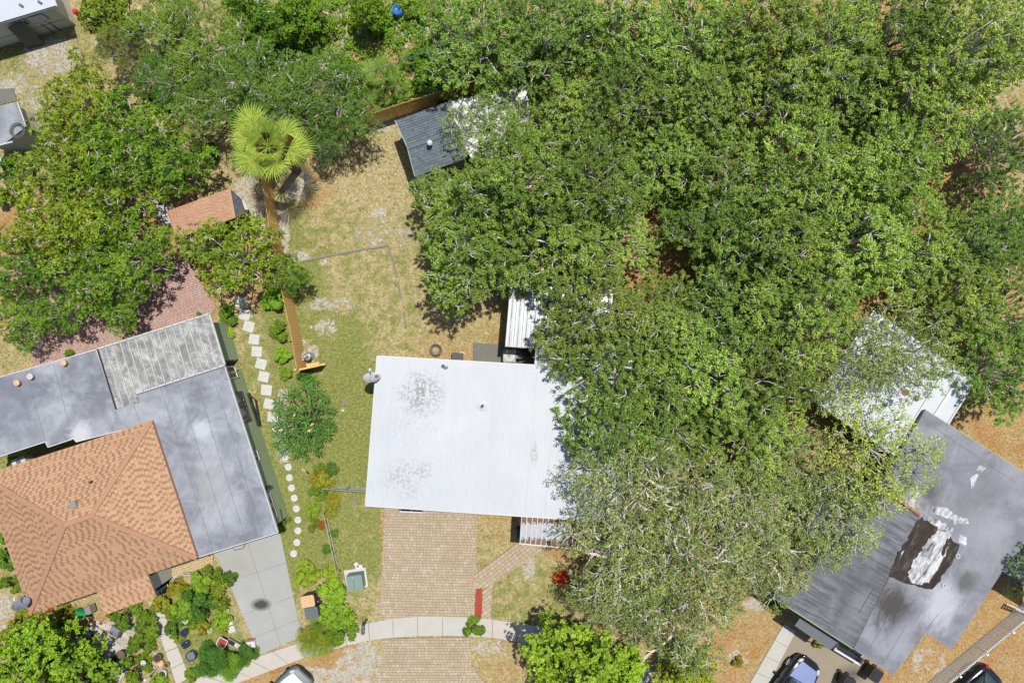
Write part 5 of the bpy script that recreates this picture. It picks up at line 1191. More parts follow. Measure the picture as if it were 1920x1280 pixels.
while len(pts) < 46 and tries < 9000:
    tries += 1; x, y = rg.uniform(508, 630), rg.uniform(708, 866)
    if inpoly(x, y, hull) and all((x - a) ** 2 + (y - b) ** 2 > 15 ** 2 for a, b in pts): pts.append((x, y))
m = MB(); base = P(583, 785)
for i, (x, y) in enumerate(pts):
    dd = math.hypot((x - 572) / 55, (y - 787) / 75); zz = 2.0 - .9 * dd + rg.uniform(-.15, .15); c = P(x, y, zz)
    link('leaf_rosette', RS[i % 3], lb, c - Vector(lb.location), (rg.uniform(-.3, .3), rg.uniform(-.3, .3), rg.uniform(0, 6)), rg.uniform(.9, 1.2))
    m.tube([base + Vector((rg.uniform(-.3, .3), rg.uniform(-.3, .3), 0)), Vector((c.x * .6 + base.x * .4, c.y * .6 + base.y * .4, zz * .55)), c], [.04, .03, .02], 5)
m.build('stems', 'bark_dark', lb)
m = MB()
for q in ((552, 778), (587, 796), (582, 808), (528, 805), (571, 880)):
    for k in range(5): c = P(*q, 2.0) + Vector((rg.uniform(-.08, .08), rg.uniform(-.08, .08), .15)); m.lathe(c, [(.02, 0), (.05, .03), (.01, .05)], 5)
m.build('flowers', 'redpaint' if 0 else 'tan', lb)
# -- red bromeliad and red-sprayed plant
RB_ = rosette_mesh(3, 26, .62, .10, 'redleaf', .3)
br = thing('red_bromeliad', 'bright red spiky bromeliad on the front lawn right of the path', 'plant', P(1050, 1080))
link('leaf_rosette', RB_, br, (0, 0, .25), (0, 0, 0), 1.0); link('leaf_rosette', RB_, br, (.12, .1, .4), (.2, .2, 1), .8); link('leaf_rosette', rosette_mesh(8, 12, .8, .09, 'mango', .4), br, (.02, -.2, .15), (.3, 0, 0), 1.0)
MB().tube([P(1050, 1080), P(1050, 1080) + Vector((0, 0, .35))], .07, 6).build('stem', 'bark_dark', br)
o = MB().prism(ragged(PL([(808, 520), (818, 520), (826, 535), (842, 540), (840, 548), (822, 546), (812, 538)]), .06, .15, 5), 0, .05).build('mulch_patch', 'mulchred'); o['kind'] = 'stuff'
o = MB().prism(PL([(893, 1104), (904, 1102), (903, 1158), (890, 1158)]), 0, .07).build('mulch_bed', 'mulchred'); o['kind'] = 'stuff'
# ================================================================== SMALL OBJECTS
# stepping stones: every stone its own thing
sq = [(452, 567), (459, 590), (467, 612), (477, 636), (482, 659), (490, 682), (495, 706), (500, 731), (505, 757), (512, 781)]
ords = ['first', 'second', 'third', 'fourth', 'fifth', 'sixth', 'seventh', 'eighth', 'ninth', 'tenth', 'eleventh', 'twelfth']
for i, (x, y) in enumerate(sq):
    c = P(x, y); m = MB(); w = .62 + random.uniform(-.02, .02); m.prism([c + Vector(q) for q in ((-w / 2, -w / 2, 0), (w / 2, -w / 2 + .02, 0), (w / 2 - .02, w / 2, 0), (-w / 2, w / 2 - .015, 0))], -.03, .06)
    m = MB(); m.box(c + Vector((0, 0, .02)), (w, w * .97, .07), R_(-12 + random.uniform(-7, 7)) + math.pi)
    tag(m.build('square_stepping_stone', 'stone', loc=c), ords[i] + ' square stepping stone counted from the mango tree', 'stepping stone', 'square stepping stones along the sage house')
rd = [(517, 803), (523, 822), (530, 838), (535, 857), (541, 875), (543, 895), (547, 914), (552, 933), (556, 953), (559, 974), (559, 994), (557, 1016), (551, 1037)]
ords2 = ords + ['last']
for i, (x, y) in enumerate(rd):
    c = P(x, y); tag(MB().lathe(c + Vector((0, 0, -.02)), [(.21, 0), (.21, .07), (.195, .085)], 22).build('round_stepping_stone', 'stone', loc=c), ords2[i] + ' round stepping stone counted downwards from the long-leaved bush', 'stepping stone', 'round stepping stones beside the bush')
for i, (x, y, r, lab) in enumerate(((647, 751, .17, 'round tan disc lying on the side lawn left of the white roof'), (643, 769, .08, 'small round disc just below the larger one on the side lawn'), (664, 940, .18, 'pale round disc on the side lawn below the pipe gate'))):
    tag(MB().lathe(P(x, y), [(r, 0), (r, .03)], 18).build('ground_disc', 'jointsand' if r > .1 else 'stone', loc=P(x, y)), lab, 'disc')
# air conditioner
ac = thing('air_conditioner', 'square pale air conditioner with round fan on the pad behind the house', 'air conditioner', P(955, 668))
c = P(955, 667, .8); c.z = 0
m = MB(); pr_ = []
for (x, y) in ((-.36, -.3), (-.3, -.36), (.3, -.36), (.36, -.3), (.36, .3), (.3, .36), (-.3, .36), (-.36, .3)): pr_.append(c + Vector((x, y, 0)))
M['acbeige'] = plain('beige_enamel', (.36, .35, .30), .6, var=.1); MB().prism(pr_, .06, .78).build('casing', 'acbeige', ac); MB().prism(pr_, .782, .81).build('lid', 'acbeige', ac)
MB().lathe(c + Vector((0, 0, .81)), [(.29, 0), (.29, .02), (.26, .02), (.25, .005)], 28).build('fan_ring', 'steel', ac)
m = MB()
for r in (.07, .12, .17, .22): m.tube([c + Vector((r * math.cos(t), r * math.sin(t), .83)) for t in np.linspace(0, 6.283, 25)[:-1]], .006, 4, True)
for k in range(12): a = k * math.pi / 6; m.bar(c + Vector((.03 * math.cos(a), .03 * math.sin(a), .83)), c + Vector((.26 * math.cos(a), .26 * math.sin(a), .83)), .008, .008)
m.build('fan_grille', 'grille', ac); MB().lathe(c + Vector((0, 0, .82)), [(.05, 0), (.05, .03)], 12).build('hub', 'grille', ac)
# hose coil, boxes
m = MB()
for k in range(5): m.tube([P(817, 657, .04) + Vector(((.22 + .035 * k) * math.cos(t), (.24 + .035 * k) * math.sin(t), .02 * (k % 2) + random.uniform(0, .02))) for t in np.linspace(0, 6.283, 26)[:-1]], .014, 5, True)
tag(m.build('hose', 'rope', loc=P(817, 657)), 'grey hose coiled on the grass behind the white roof', 'hose')
bb = thing('storage_bin', 'small dark grey box on a paver behind the white roof', 'box', P(858, 668))
MB().box(P(858, 668, .25), (.62, .4, .5), -.08).build('body', 'greyplastic', bb); MB().box(P(858, 668, .52), (.68, .44, .04), -.08).build('lid', 'dark', bb); MB().box(P(866, 663, .02), (.3, .2, .05)).build('paver', 'stone', bb)
sp2 = thing('solar_lamp', 'small framed black solar panel on a stake above the patio roof', 'solar lamp', P(940, 527))
c = P(938, 528, 1.5); MB().tube([(c.x, c.y, 0), (c.x, c.y, 1.47)], .025, 6).build('stake', 'dark', sp2)
MB().box(c, (.42, .24, .03), -.28).build('frame', 'white', sp2); MB().box(c + Vector((0, 0, .02)), (.36, .17, .012), -.28).build('panel', 'darkglass', sp2)
gr = thing('grill', 'black covered grill in the corner between patio roof and white roof', 'grill', P(985, 662))
c = P(983, 662); MB().box(c + Vector((0, 0, .45)), (.75, .5, .8), .2).build('cabinet', 'dark', gr); MB().lathe(c + Vector((0, 0, .85)), [(.34, 0), (.33, .1), (.22, .22), (.05, .27)], 14, 1.1, .75, .2).build('lid', 'dark', gr)
for s_ in (-1, 1): MB().box(c + Vector((s_ * .5, s_ * .1, .75)), (.25, .4, .03), .2).build('side_shelf', 'greyplastic', gr)
# transformer box
tr = thing('transformer_box', 'green utility box on a concrete pad at the front lawn', 'utility box', P(672, 1080))
MB().prism(PL([(645, 1068), (686, 1062), (691, 1098), (652, 1106)]), -.02, .1).build('pad', 'stone', tr)
c = P(672, 1082); ang = .14
MB().box(c + Vector((-.02, -.02, .45)), (.86, .82, .7), ang).build('cabinet', 'steelgreen', tr); MB().box(c + Vector((-.02, -.02, .83)), (.9, .86, .06), ang).build('lid', 'steelgreen', tr)
MB().bar(c + Vector((-.03, -.42, .868)), c + Vector((-.12, .38, .868)), .012, .008).build('lid_joint', 'dark', tr)
MB().box(c + Vector((-.12, .27, .868)), (.06, .06, .006), ang).build('label_plate', 'white', tr)
wp = thing('white_marker', 'crossed white boards with a dark hub lying on the utility pad', 'marker', P(671, 1061))
MB().box(P(670, 1060, .22), (.42, .22, .05), -.9).build('board', 'white', wp); MB().box(P(673, 1062, .28), (.42, .2, .05), .2).build('board', 'white', wp); MB().lathe(P(671, 1061, .3), [(.05, 0), (.05, .05)], 10).build('hub', 'dark', wp)
# trash bins
def bin_(name, label, px, py, zt, rz, bodym, lidm, w=.62, d=.72):
    c = P(px, py, zt); c.z = 0; t = thing(name, label, 'trash bin', c); m = MB(); mt = Matrix.Rotation(rz, 3, 'Z')
    lo = [c + mt @ Vector(q) for q in ((-w * .38, -d * .38, .05), (w * .38, -d * .38, .05), (w * .38, d * .38, .05), (-w * .38, d * .38, .05))]
    hi = [c + mt @ Vector(q) for q in ((-w / 2, -d / 2, zt - .06), (w / 2, -d / 2, zt - .06), (w / 2, d / 2, zt - .06), (-w / 2, d / 2, zt - .06))]
    m.add(lo + hi, [(3, 2, 1, 0), (4, 5, 6, 7), (0, 1, 5, 4), (1, 2, 6, 5), (2, 3, 7, 6), (3, 0, 4, 7)]); m.build('body', bodym, t)
    pr2 = []; r = .09
    for (sx, sy) in ((-1, -1), (1, -1), (1, 1), (-1, 1)):
        for k in range(4):
            a = math.atan2(sy, sx) - math.pi / 4 + k * math.pi / 6; pr2.append(c + mt @ Vector((sx * (w / 2 + .02 - r) + r * math.cos(a), sy * (d / 2 + .02 - r) + r * math.sin(a), 0)))
    m = MB().prism(pr2, zt - .06, zt); m.build('lid', lidm, t)
    q = [c + mt @ Vector((x, y, 0)) for x, y in ((-w * .3, -d * .32), (w * .3, -d * .32), (w * .3, d * .25), (-w * .3, d * .25))]; MB().prism(q, zt + .001, zt + .025).build('lid_panel', lidm, t)
    MB().bar(c + mt @ Vector((-w * .35, d / 2 + .08, zt - .03)), c + mt @ Vector((w * .35, d / 2 + .08, zt - .03)), .035, .035).build('handle', 'dark', t)
    for s_ in (-1, 1): MB().lathe(c + mt @ Vector((s_ * w * .4, d * .42, .12)), [(.12, -.0), (.12, .02)], 12).build('wheel', 'dark', t)
    return t
bin_('trash_bin', 'tan lidded wheeled bin beside the concrete driveway', 577, 1127, 1.05, R_(-80), 'dark', 'tan')
bin_('trash_bin', 'black lidded wheeled bin just below the tan one', 584, 1149, 1.0, R_(-80), 'dark', 'greyplastic')
bin_('trash_bin', 'black wheeled bin below the right end of the grey roof', 1643, 1266, 1.0, R_(-32), 'dark', 'dark')
bin_('trash_bin', 'black wheeled bin cut by the bottom edge, right of the sky-tinted hood', 1592, 1283, 1.0, R_(-20), 'dark', 'dark')
def pot(name, label, px, py, zt, r, mat, fill='soil', cat='plant pot', round_=True):
    c = P(px, py, zt); c.z = 0; t = thing(name, label, cat, c)
    MB().lathe(c, [(r * .7, 0), (r * .95, zt * .6), (r, zt), (r * .86, zt), (r * .84, zt * .86)], 20).build('pot', mat, t, True)
    MB().lathe(c, [(r * .84, zt * .82), (r * .8, zt * .88)], 16).build('soil', fill, t); return t
pot('round_pot', 'round stone pot right of the black bin', 604, 1152, .4, .2, 'stone')
pot('blue_pot', 'large round blue glazed pot at the end of the garden walk', 357, 1230, .45, .3, 'blueglaze', 'slab')
pot('blue_pot', 'small blue glazed pot just above the large round one', 346, 1209, .45, .22, 'blueglaze', 'dark')
pot('dark_pot', 'dark blue pot beside the small conifer shrub', 343, 1187, .5, .2, 'blueglaze', 'dark')
pot('terracotta_pot', 'brown pot with dark soil left of the garden walk end', 294, 1234, .4, .24, 'bark_dark')
pot('terracotta_pot', 'terracotta pot right of the tan pot cluster', 311, 1247, .35, .15, 'terra')
pot('tan_pot', 'tan pot in the middle of the terracotta cluster', 300, 1244, .35, .18, 'tan', 'tan')
pot('white_pot', 'round white pot with soil near the bottom of the garden', 303, 1264, .4, .25, 'white')
pot('black_pot', 'black pot with pale plant left of the brown pot', 268, 1243, .4, .22, 'dark', 'stone')
pot('green_pot', 'thin rimmed garden pot right of the big shrub', 424, 1146, .3, .16, 'stone', 'weed')
pot('white_rim_pot', 'pale rimmed pot beside the dark conifer shrub', 347, 1164, .3, .17, 'white', 'weed')
pot('pink_pot', 'pinkish pot in the lower middle of the garden', 396, 1168, .35, .16, 'terra')
pot('clay_pot', 'pale rimmed pot right of the yellow plant', 393, 1182, .3, .15, 'stone', 'weed')
pot('kettle', 'round black kettle on the shaded slab patio', 213, 1236, .45, .25, 'dark', 'dark', 'kettle')
tb = thing('round_table', 'round brown table beside the black kettle on the slab patio', 'table', P(226, 1227)); c = P(226, 1227, .5); MB().lathe(c, [(.26, 0), (.27, .03)], 20).build('table_top', 'bark_dark', tb); MB().tube([(c.x, c.y, 0), (c.x, c.y, .5)], .04, 6).build('leg', 'dark', tb)
for i, (x, y, mt, lab) in enumerate(((430, 1165, 'tan', 'upper beige stone block beside the concrete driveway'), (435, 1178, 'stone', 'lower pale stone block beside the concrete driveway'))): tag(MB().box(P(x, y, .1), (.42, .36, .2), .35).build('stone_block', mt if mt == 'stone' else 'cream', loc=P(x, y)), lab, 'block')
# chair with red seat, lounger, white box
cr_ = thing('garden_chair', 'white framed garden chair with a red seat by the stone blocks', 'chair', P(423, 1197)); c = P(423, 1197)
MB().box(c + Vector((0, 0, .42)), (.46, .42, .05), -.5).build('seat', 'redpaint' if 0 else 'mulchred', cr_); mt = Matrix.Rotation(-.5, 3, 'Z')
for x in (-.22, .22):
    for y in (-.2, .2): a = c + mt @ Vector((x, y, 0)); MB().tube([a, a + Vector((0, 0, .42))], .02, 5).build('leg', 'white', cr_)
for a, b in (((-.26, -.24), (-.26, .24)), ((.26, -.24), (.26, .24)), ((-.26, .24), (.26, .24)), ((-.26, -.24), (.26, -.24))): MB().bar(c + mt @ Vector((*a, .5)), c + mt @ Vector((*b, .5)), .04, .03).build('frame_bar', 'white', cr_)
sc_ = thing('folded_stroller', 'grey and black folded cart lying right of the red-seat chair', 'cart', P(442, 1203)); c = P(442, 1203)
for k in (-.14, .14): MB().bar(c + mt @ Vector((-.45, k, .25)), c + mt @ Vector((.45, k, .25)), .05, .05).build('frame_bar', 'steel', sc_)
MB().box(c + mt @ Vector((-.15, 0, .22)), (.3, .22, .08), -.5).build('basket', 'dark', sc_); MB().box(c + mt @ Vector((.2, 0, .22)), (.3, .22, .08), -.5).build('tray', 'stone', sc_)
for k in (-.2, .2): MB().lathe(c + mt @ Vector((.45, k, .08)), [(.1, 0), (.1, .03)], 12).build('wheel', 'dark', sc_)
cb = thing('cooler_box', 'white open box with a small blue mark at the lower driveway corner', 'box', P(473, 1204)); c = P(473, 1204)
MB().box(c + Vector((0, 0, .15)), (.52, .36, .3), .15).build('body', 'white', cb); MB().lathe(c + Vector((0, 0, .3)), [(.05, 0), (.05, .01)], 8).build('mark', 'bluepl', cb); MB().bar(c + Vector((-.25, .25, .2)), c + Vector((.25, .3, .2)), .04, .04).build('handle', 'redpaint', cb)
# curved garden rails
gh = thing('garden_arch', 'curved white double rail arching over plants below the yellow paver step', 'garden rail', P(338, 1080))
for off in (0, .09):
    MB().tube([P(319, 1090, .6) + Vector((off, -off, 0)), P(328, 1080, .7) + Vector((0, -off, 0)), P(340, 1075, .7) + Vector((0, -off, 0)), P(355, 1074, .7) + Vector((0, -off, 0)), P(357, 1082, .6) + Vector((-off, 0, 0))], .02, 5).build('rail', 'white', gh)
for q in ((319, 1090), (357, 1082)): MB().tube([Vector((*P(*q, .6).xy, 0)), P(*q, .6)], .02, 5).build('post', 'white', gh)
ce = tag(MB().tube([P(425, 616, .05), P(437, 622, .05), P(439, 632, .05), P(432, 640, .05)], .04, 6).build('edging_curve', 'white', loc=P(435, 628)), 'curved white garden edging near the ribbed roof corner', 'edging')
pb = thing('planter_box', 'long low wooden planter box against the sage wall', 'planter', P(438, 660)); mt = R_(-73)
c = P(437, 660); MB().box(c + Vector((0, 0, .25)), (1.0, .42, .5), mt).build('box', 'bark_dark', pb); MB().box(c + Vector((0, 0, .51)), (.86, .3, .04), mt).build('cloth', 'hipcap', pb)
for s_ in (-1, 1): MB().box(c + Vector((s_ * .17 * 1, 0, .52)), (1.0, .05, .06), mt).build('rim', 'stone', pb)
db = thing('mini_fridge', 'long black bench along the sage wall right of the dark window', 'bench', P(478, 770))
c = P(474, 768); MB().box(c + Vector((0, 0, .2)), (2.0, .35, .4), R_(-72)).build('seat', 'dark', db); MB().tube([P(470, 742, .5), P(478, 748, .5), P(482, 770, .5), P(487, 798, .5)], .04, 6).build('arm_rail', 'dark', db)
db.name = 'black_bench'
st = thing('garden_statue', 'grey stone fountain ornament at the lower end of the left fence', 'statue', P(582, 668)); c = P(582, 668)
MB().lathe(c, [(.26, 0), (.26, .15), (.12, .22), (.1, .5), (.22, .6), (.24, .64), (.08, .62)], 16).build('basin', 'steel', st, True); MB().lathe(c + Vector((-.1, 0, .6)), [(.05, 0), (.1, .12), (.06, .25), (.01, .3)], 8).build('finial', 'stone', st, True)
for k in range(5): a = 2.2 + k * .4; MB().bar(c + Vector((.1 * math.cos(a), .1 * math.sin(a), .55)), c + Vector((.36 * math.cos(a), .36 * math.sin(a), .62)), .06, .04).build('petal', 'stone', st)
MB().lathe(c + Vector((.02, .02, .66)), [(.09, 0), (.07, .12), (.02, .16)], 8).build('head', 'terra', st, True)
# mailbox
mbx = thing('mailbox', 'dark grey mailbox on a post at the sidewalk edge', 'mailbox', P(689, 1160)); c = P(688, 1160)
MB().bar(c, c + Vector((0, 0, 1.0)), .1, .1).build('post', 'bark_dark', mbx); m = MB(); m.tube([c + Vector((-.02, -.42, 1.08)), c + Vector((.02, .1, 1.08))], .1, 10); m.build('box', 'greyplastic', mbx); MB().bar(c + Vector((.11, -.3, 1.1)), c + Vector((.11, -.3, 1.25)), .02, .05).build('flag', 'dark', mbx)
eb = thing('edging_bricks', 'short row of tan edging bricks left of the paver driveway end', 'edging', P(706, 1138))
for i in range(5):
    a = Vector((709, 1120, 0)).lerp(Vector((704, 1158, 0)), i / 5); b = Vector((709, 1120, 0)).lerp(Vector((704, 1158, 0)), (i + .92) / 5); MB().bar(P(a.x, a.y, .05), P(b.x, b.y, .05), .18, .1).build('brick', 'paver', eb)
# pipe gate and wire fence
pgt = thing('pipe_gate', 'low galvanised pipe gate between the crotons and the white roof', 'gate', P(650, 912))
for (yy, zz) in ((0, .15), (0, 1.2), (0, .7)):
    MB().tube([P(615, 908 + yy) + Vector((0, 0, zz)), P(700, 914 + yy) + Vector((0, 0, zz))], .028, 6).build('rail', 'steel', pgt)
for x in (616, 655, 657, 699): MB().tube([P(x, 911), P(x, 911) + Vector((0, 0, 1.25))], .03, 6).build('post', 'steel', pgt)
wf = thing('wire_fence', 'thin wire fence line below the crotons towards the utility box', 'fence', P(625, 1010))
a, b = P(615, 955), P(640, 1068)
for zz in (1.0, .5): MB().tube([a + Vector((0, 0, zz)), b + Vector((0, 0, zz))], .013, 5).build('rail', 'steel', wf)
for i in range(4): c = a.lerp(b, i / 3); MB().tube([c, c + Vector((0, 0, 1.05))], .025, 6).build('post', 'steel', wf)
# slot equipment between roofs
au = thing('wall_air_unit', 'pale air unit in the slot between flat roof and shingle roof', 'air unit', P(55, 860)); c = P(52, 861)
MB().box(c + Vector((0, 0, .4)), (.8, .4, .7), .3).build('casing', 'stone', au); MB().lathe(c + Vector((0, 0, .76)), [(.14, 0), (.14, .02)], 14).build('fan_grille', 'grille', au)
# front-left clutter
hr = thing('striped_canvas', 'green and yellow striped canvas bundle below the porch roof', 'canvas', P(150, 1145))
for i in range(5): MB().bar(P(143 + i * 4.2, 1142 + i * .8, .45), P(150 + i * 4.2, 1156 - i * .6, .3), .12, .25).build('fold', 'greentoy', hr)
for i in range(3): MB().bar(P(136 + i * 5, 1152 - i * 3, .35), P(146 + i * 4, 1156 - i * 2, .3), .16, .2).build('fold', 'yellowtoy', hr)
tag(MB().box(P(169, 1141, .4), (.34, .45, .5), .3).build('grey_box', 'steel', loc=P(169, 1141)), 'light grey box right of the striped canvas bundle', 'box')
tag(MB().lathe(P(130, 1171, .35), [(.12, 0), (.13, .03)], 14, 1.4, 1).build('white_plate', 'stone', loc=P(130, 1171)), 'pale oval plate in the shade of the bottom left tree', 'plate')
gs = thing('patio_set', 'black patio lounge chair on the shaded slab patio', 'chair', P(172, 1190)); c = P(172, 1188)
MB().box(c + Vector((0, 0, .35)), (.7, .6, .08), -.6).build('seat', 'dark', gs); MB().box(c + Vector((-.15, .22, .6)), (.6, .08, .5), -.6).build('backrest', 'dark', gs); MB().box(c + Vector((-.3, -.2, .5)), (.08, .55, .06), -.6).build('armrest', 'dark', gs); MB().box(c + Vector((.3, .1, .5)), (.08, .55, .06), -.6).build('armrest', 'dark', gs)
for q in ((-.28, -.2), (.28, -.22), (-.25, .25), (.3, .2)): MB().bar(c + Vector((*q, 0)), c + Vector((*q, .35)), .04, .04).build('leg', 'dark', gs)
tag(MB().box(P(183, 1198, .45), (.5, .34, .12), .5).build('cushion', 'stone', loc=P(183, 1198)), 'pale cushion beside the black patio lounge chair', 'cushion')
gc = thing('slatted_chair', 'grey slatted lounge chair on the pale slabs', 'chair', P(224, 1179)); c = P(222, 1178); a_ = -.45
for i in range(6): MB().box(c + Matrix.Rotation(a_, 3, 'Z') @ Vector((-.26 + i * .1, 0, .35)), (.07, .42, .03), a_).build('slat', 'dish_grey', gc)
for s_ in (-1, 1): MB().box(c + Matrix.Rotation(a_, 3, 'Z') @ Vector((0, s_ * .23, .3)), (.66, .05, .06), a_).build('side_rail', 'greyplastic', gc)
MB().box(c + Matrix.Rotation(a_, 3, 'Z') @ Vector((.36, 0, .5)), (.06, .46, .4), a_).build('backrest', 'greyplastic', gc)
for q in ((-.25, -.2), (.25, -.2), (-.25, .2), (.25, .2)): p = c + Matrix.Rotation(a_, 3, 'Z') @ Vector((*q, 0)); MB().bar(p, p + Vector((0, 0, .3)), .04, .04).build('leg', 'greyplastic', gc)
mw = thing('lawn_mower', 'black and blue mower standing at the lower end of the slab patio', 'mower', P(240, 1243)); c = P(240, 1245)
MB().box(c + Vector((0, 0, .25)), (.6, .42, .2), .7).build('deck', 'dark', mw); MB().lathe(c + Vector((0, 0, .35)), [(.15, 0), (.15, .15), (.08, .2)], 12).build('engine', 'dish_grey', mw); MB().tube([c + Vector((.2, .2, .3)), c + Vector((.6, .55, .9)), c + Vector((.75, .4, .9)), c + Vector((.3, .0, .3))], .02, 5).build('handle', 'dark', mw)
for q in ((-.3, -.05), (.1, -.32), (-.1, .3), (.3, .05)): MB().lathe(c + Vector((*q, .06)), [(.09, 0), (.09, .06)], 10).build('wheel', 'dark', mw)
tag(MB().box(P(214, 1259, .06), (.45, .45, .06), -.5).build('square_slab', 'stone', loc=P(214, 1259)), 'single square slab below the black kettle', 'slab')
lp = thing('garden_lamp', 'white ball garden lamp on a leaning pale pole at the bottom edge', 'lamp', P(272, 1273)); MB().tube([P(296, 1250, .1), P(273, 1273, 1.0)], .03, 6).build('pole', 'brownlog', lp); MB().lathe(P(272, 1274, 1.0), [(.02, -.09), (.08, -.05), (.1, 0), (.08, .05), (.02, .09)], 12).build('globe', 'white', lp, True)
# top debris
rng = random.Random(5)
def junk(name, label, cat, fn, x, y, mat): tag(fn.build(name, mat, loc=P(x, y)), label, cat)
junk('fallen_log', 'pale peeled log standing out upright in the rubble at the top', 'log', MB().tube([P(651, 28, .2), P(650, 55, .25), P(650, 84, .15)], [.05, .07, .09], 7), 650, 55, 'brownlog')
junk('plank', 'long grey plank lying across the rubble right of the sapling', 'plank', MB().bar(P(595, 14, .3), P(618, 28, .3), .14, .05), 606, 21, 'brownlog')
junk('plank', 'dark board crossing under the grey plank', 'plank', MB().bar(P(572, 30, .2), P(606, 22, .2), .16, .05), 590, 26, 'bark_dark')
junk('thin_pole', 'thin white pole lying beside the saplings at the top', 'pole', MB().bar(P(478, 20, 1.2), P(538, 25, 1.2), .05, .05), 508, 22, 'white')
junk('plastic_sheet', 'crumpled white sheet in the gap at the upper left of centre', 'sheet', MB().prism(ragged(PL([(432, 28), (440, 30), (452, 48), (478, 38), (472, 55), (490, 72), (476, 80), (458, 72), (448, 55)]), .12, .25, 3), 0, .25), 460, 55, 'whitemetal')
junk('plastic_sheet', 'white sheet scrap at the very top beside the thin pole', 'sheet', MB().prism(ragged(PL([(480, -4), (496, -4), (492, 14), (482, 12)]), .08, .2, 4), 0, .3), 487, 5, 'whitemetal')
junk('white_bag', 'white bag with grey folds right of the pale log', 'bag', MB().lathe(P(690, 38, 0), [(.3, 0), (.34, .2), (.2, .35), (.05, .4)], 9, 1, 1.5, .5), 690, 38, 'stone')
bl = thing('barrel', 'blue barrel with leafy stems on top near the brown crate', 'barrel', P(748, 30)); MB().lathe(P(748, 30), [(.3, 0), (.33, .4), (.3, .8), (.24, .82), (.24, .76)], 18).build('drum', 'bluepl', bl, True); MB().lathe(P(748, 30, 0), [(.23, .7), (.2, .75)], 12).build('water', 'darkglass', bl)
ct = thing('crate', 'brown slatted crate at the top edge left of the palmettos', 'crate', P(802, 14))
for i in range(6): MB().box(P(795 + i * 3, 13 + i * 0, .55), (.085, .62, .03), .1).build('slat', 'bark_dark', ct)
MB().box(P(802, 13, .27), (.6, .58, .5), .1).build('box', 'bark_dark', ct)
m = MB()
for i in range(150):
    x, y = rng.choice([(rng.gauss(660, 22), rng.gauss(48, 20)), (rng.gauss(575, 25), rng.gauss(35, 14)), (rng.gauss(785, 30), rng.gauss(45, 20)), (rng.gauss(255, 25), rng.gauss(60, 22)), (rng.gauss(620, 30), rng.gauss(20, 14))]); r = rng.uniform(.04, .16)
    m.lathe(P(x, y), [(r, 0), (r * .9, r * .6), (r * .3, r * .9)], 6, 1, rng.uniform(.6, 1), rng.uniform(0, 3))
o = m.build('rubble', 'stone'); o['kind'] = 'stuff'
m = MB()
for i in range(60):
    x, y = rng.choice([(rng.gauss(712, 8), rng.gauss(405, 6)), (rng.gauss(605, 5), rng.gauss(494, 2)), (rng.gauss(618, 4), rng.gauss(608, 4)), (rng.gauss(540, 5), rng.gauss(372, 5)), (rng.gauss(275, 5), rng.gauss(1165, 14))]); r = rng.uniform(.03, .09)
    m.lathe(P(x, y), [(r, 0), (r * .9, r * .5), (r * .3, r * .8)], 6, 1, rng.uniform(.6, 1), rng.uniform(0, 3))
o = m.build('pebbles', 'stone'); o['kind'] = 'stuff'
cbl = thing('overhead_cable', 'dark overhead cable slanting over the palmettos behind the fence', 'cable', P(760, 100))
a, b = P(560, 172, 6.0), P(960, 20, 6.0); MB().tube([a.lerp(b, i / 12) - Vector((0, 0, .9 * math.sin(math.pi * i / 12))) for i in range(13)], .022, 5).build('wire', 'rope', cbl)
cbl2 = thing('overhead_cable', 'thin overhead wire at the left edge above the mango trees', 'cable', P(30, 330)); MB().tube([P(-30, 352, 5.5), P(20, 335, 5.4), P(62, 321, 5.5)], .018, 5).build('wire', 'rope', cbl2)
m = MB(); m.tube([P(433, 1024, .05), P(440, 1031, .05), P(455, 1028, .05), P(462, 1016, .05)], .02, 5)
tag(m.build('cord', 'dark', loc=P(445, 1025)), 'black cord curving out from under the silver roof onto the driveway', 'cord')
m = MB(); m.tube([P(485, 1008, .06), P(500, 1006, .06), P(514, 999, .06), P(526, 992, .06)], .02, 5)
tag(m.build('cord', 'dark', loc=P(505, 1003)), 'black cord along the right corner of the silver roof', 'cord')
tag(MB().lathe(P(1368, 1232, 0), [(.42, 0), (.45, .03)], 16).build('stone_ring', 'slab', loc=P(1368, 1232)), 'dark stone ring around the yellow shrub on the litter', 'ring') if False else None

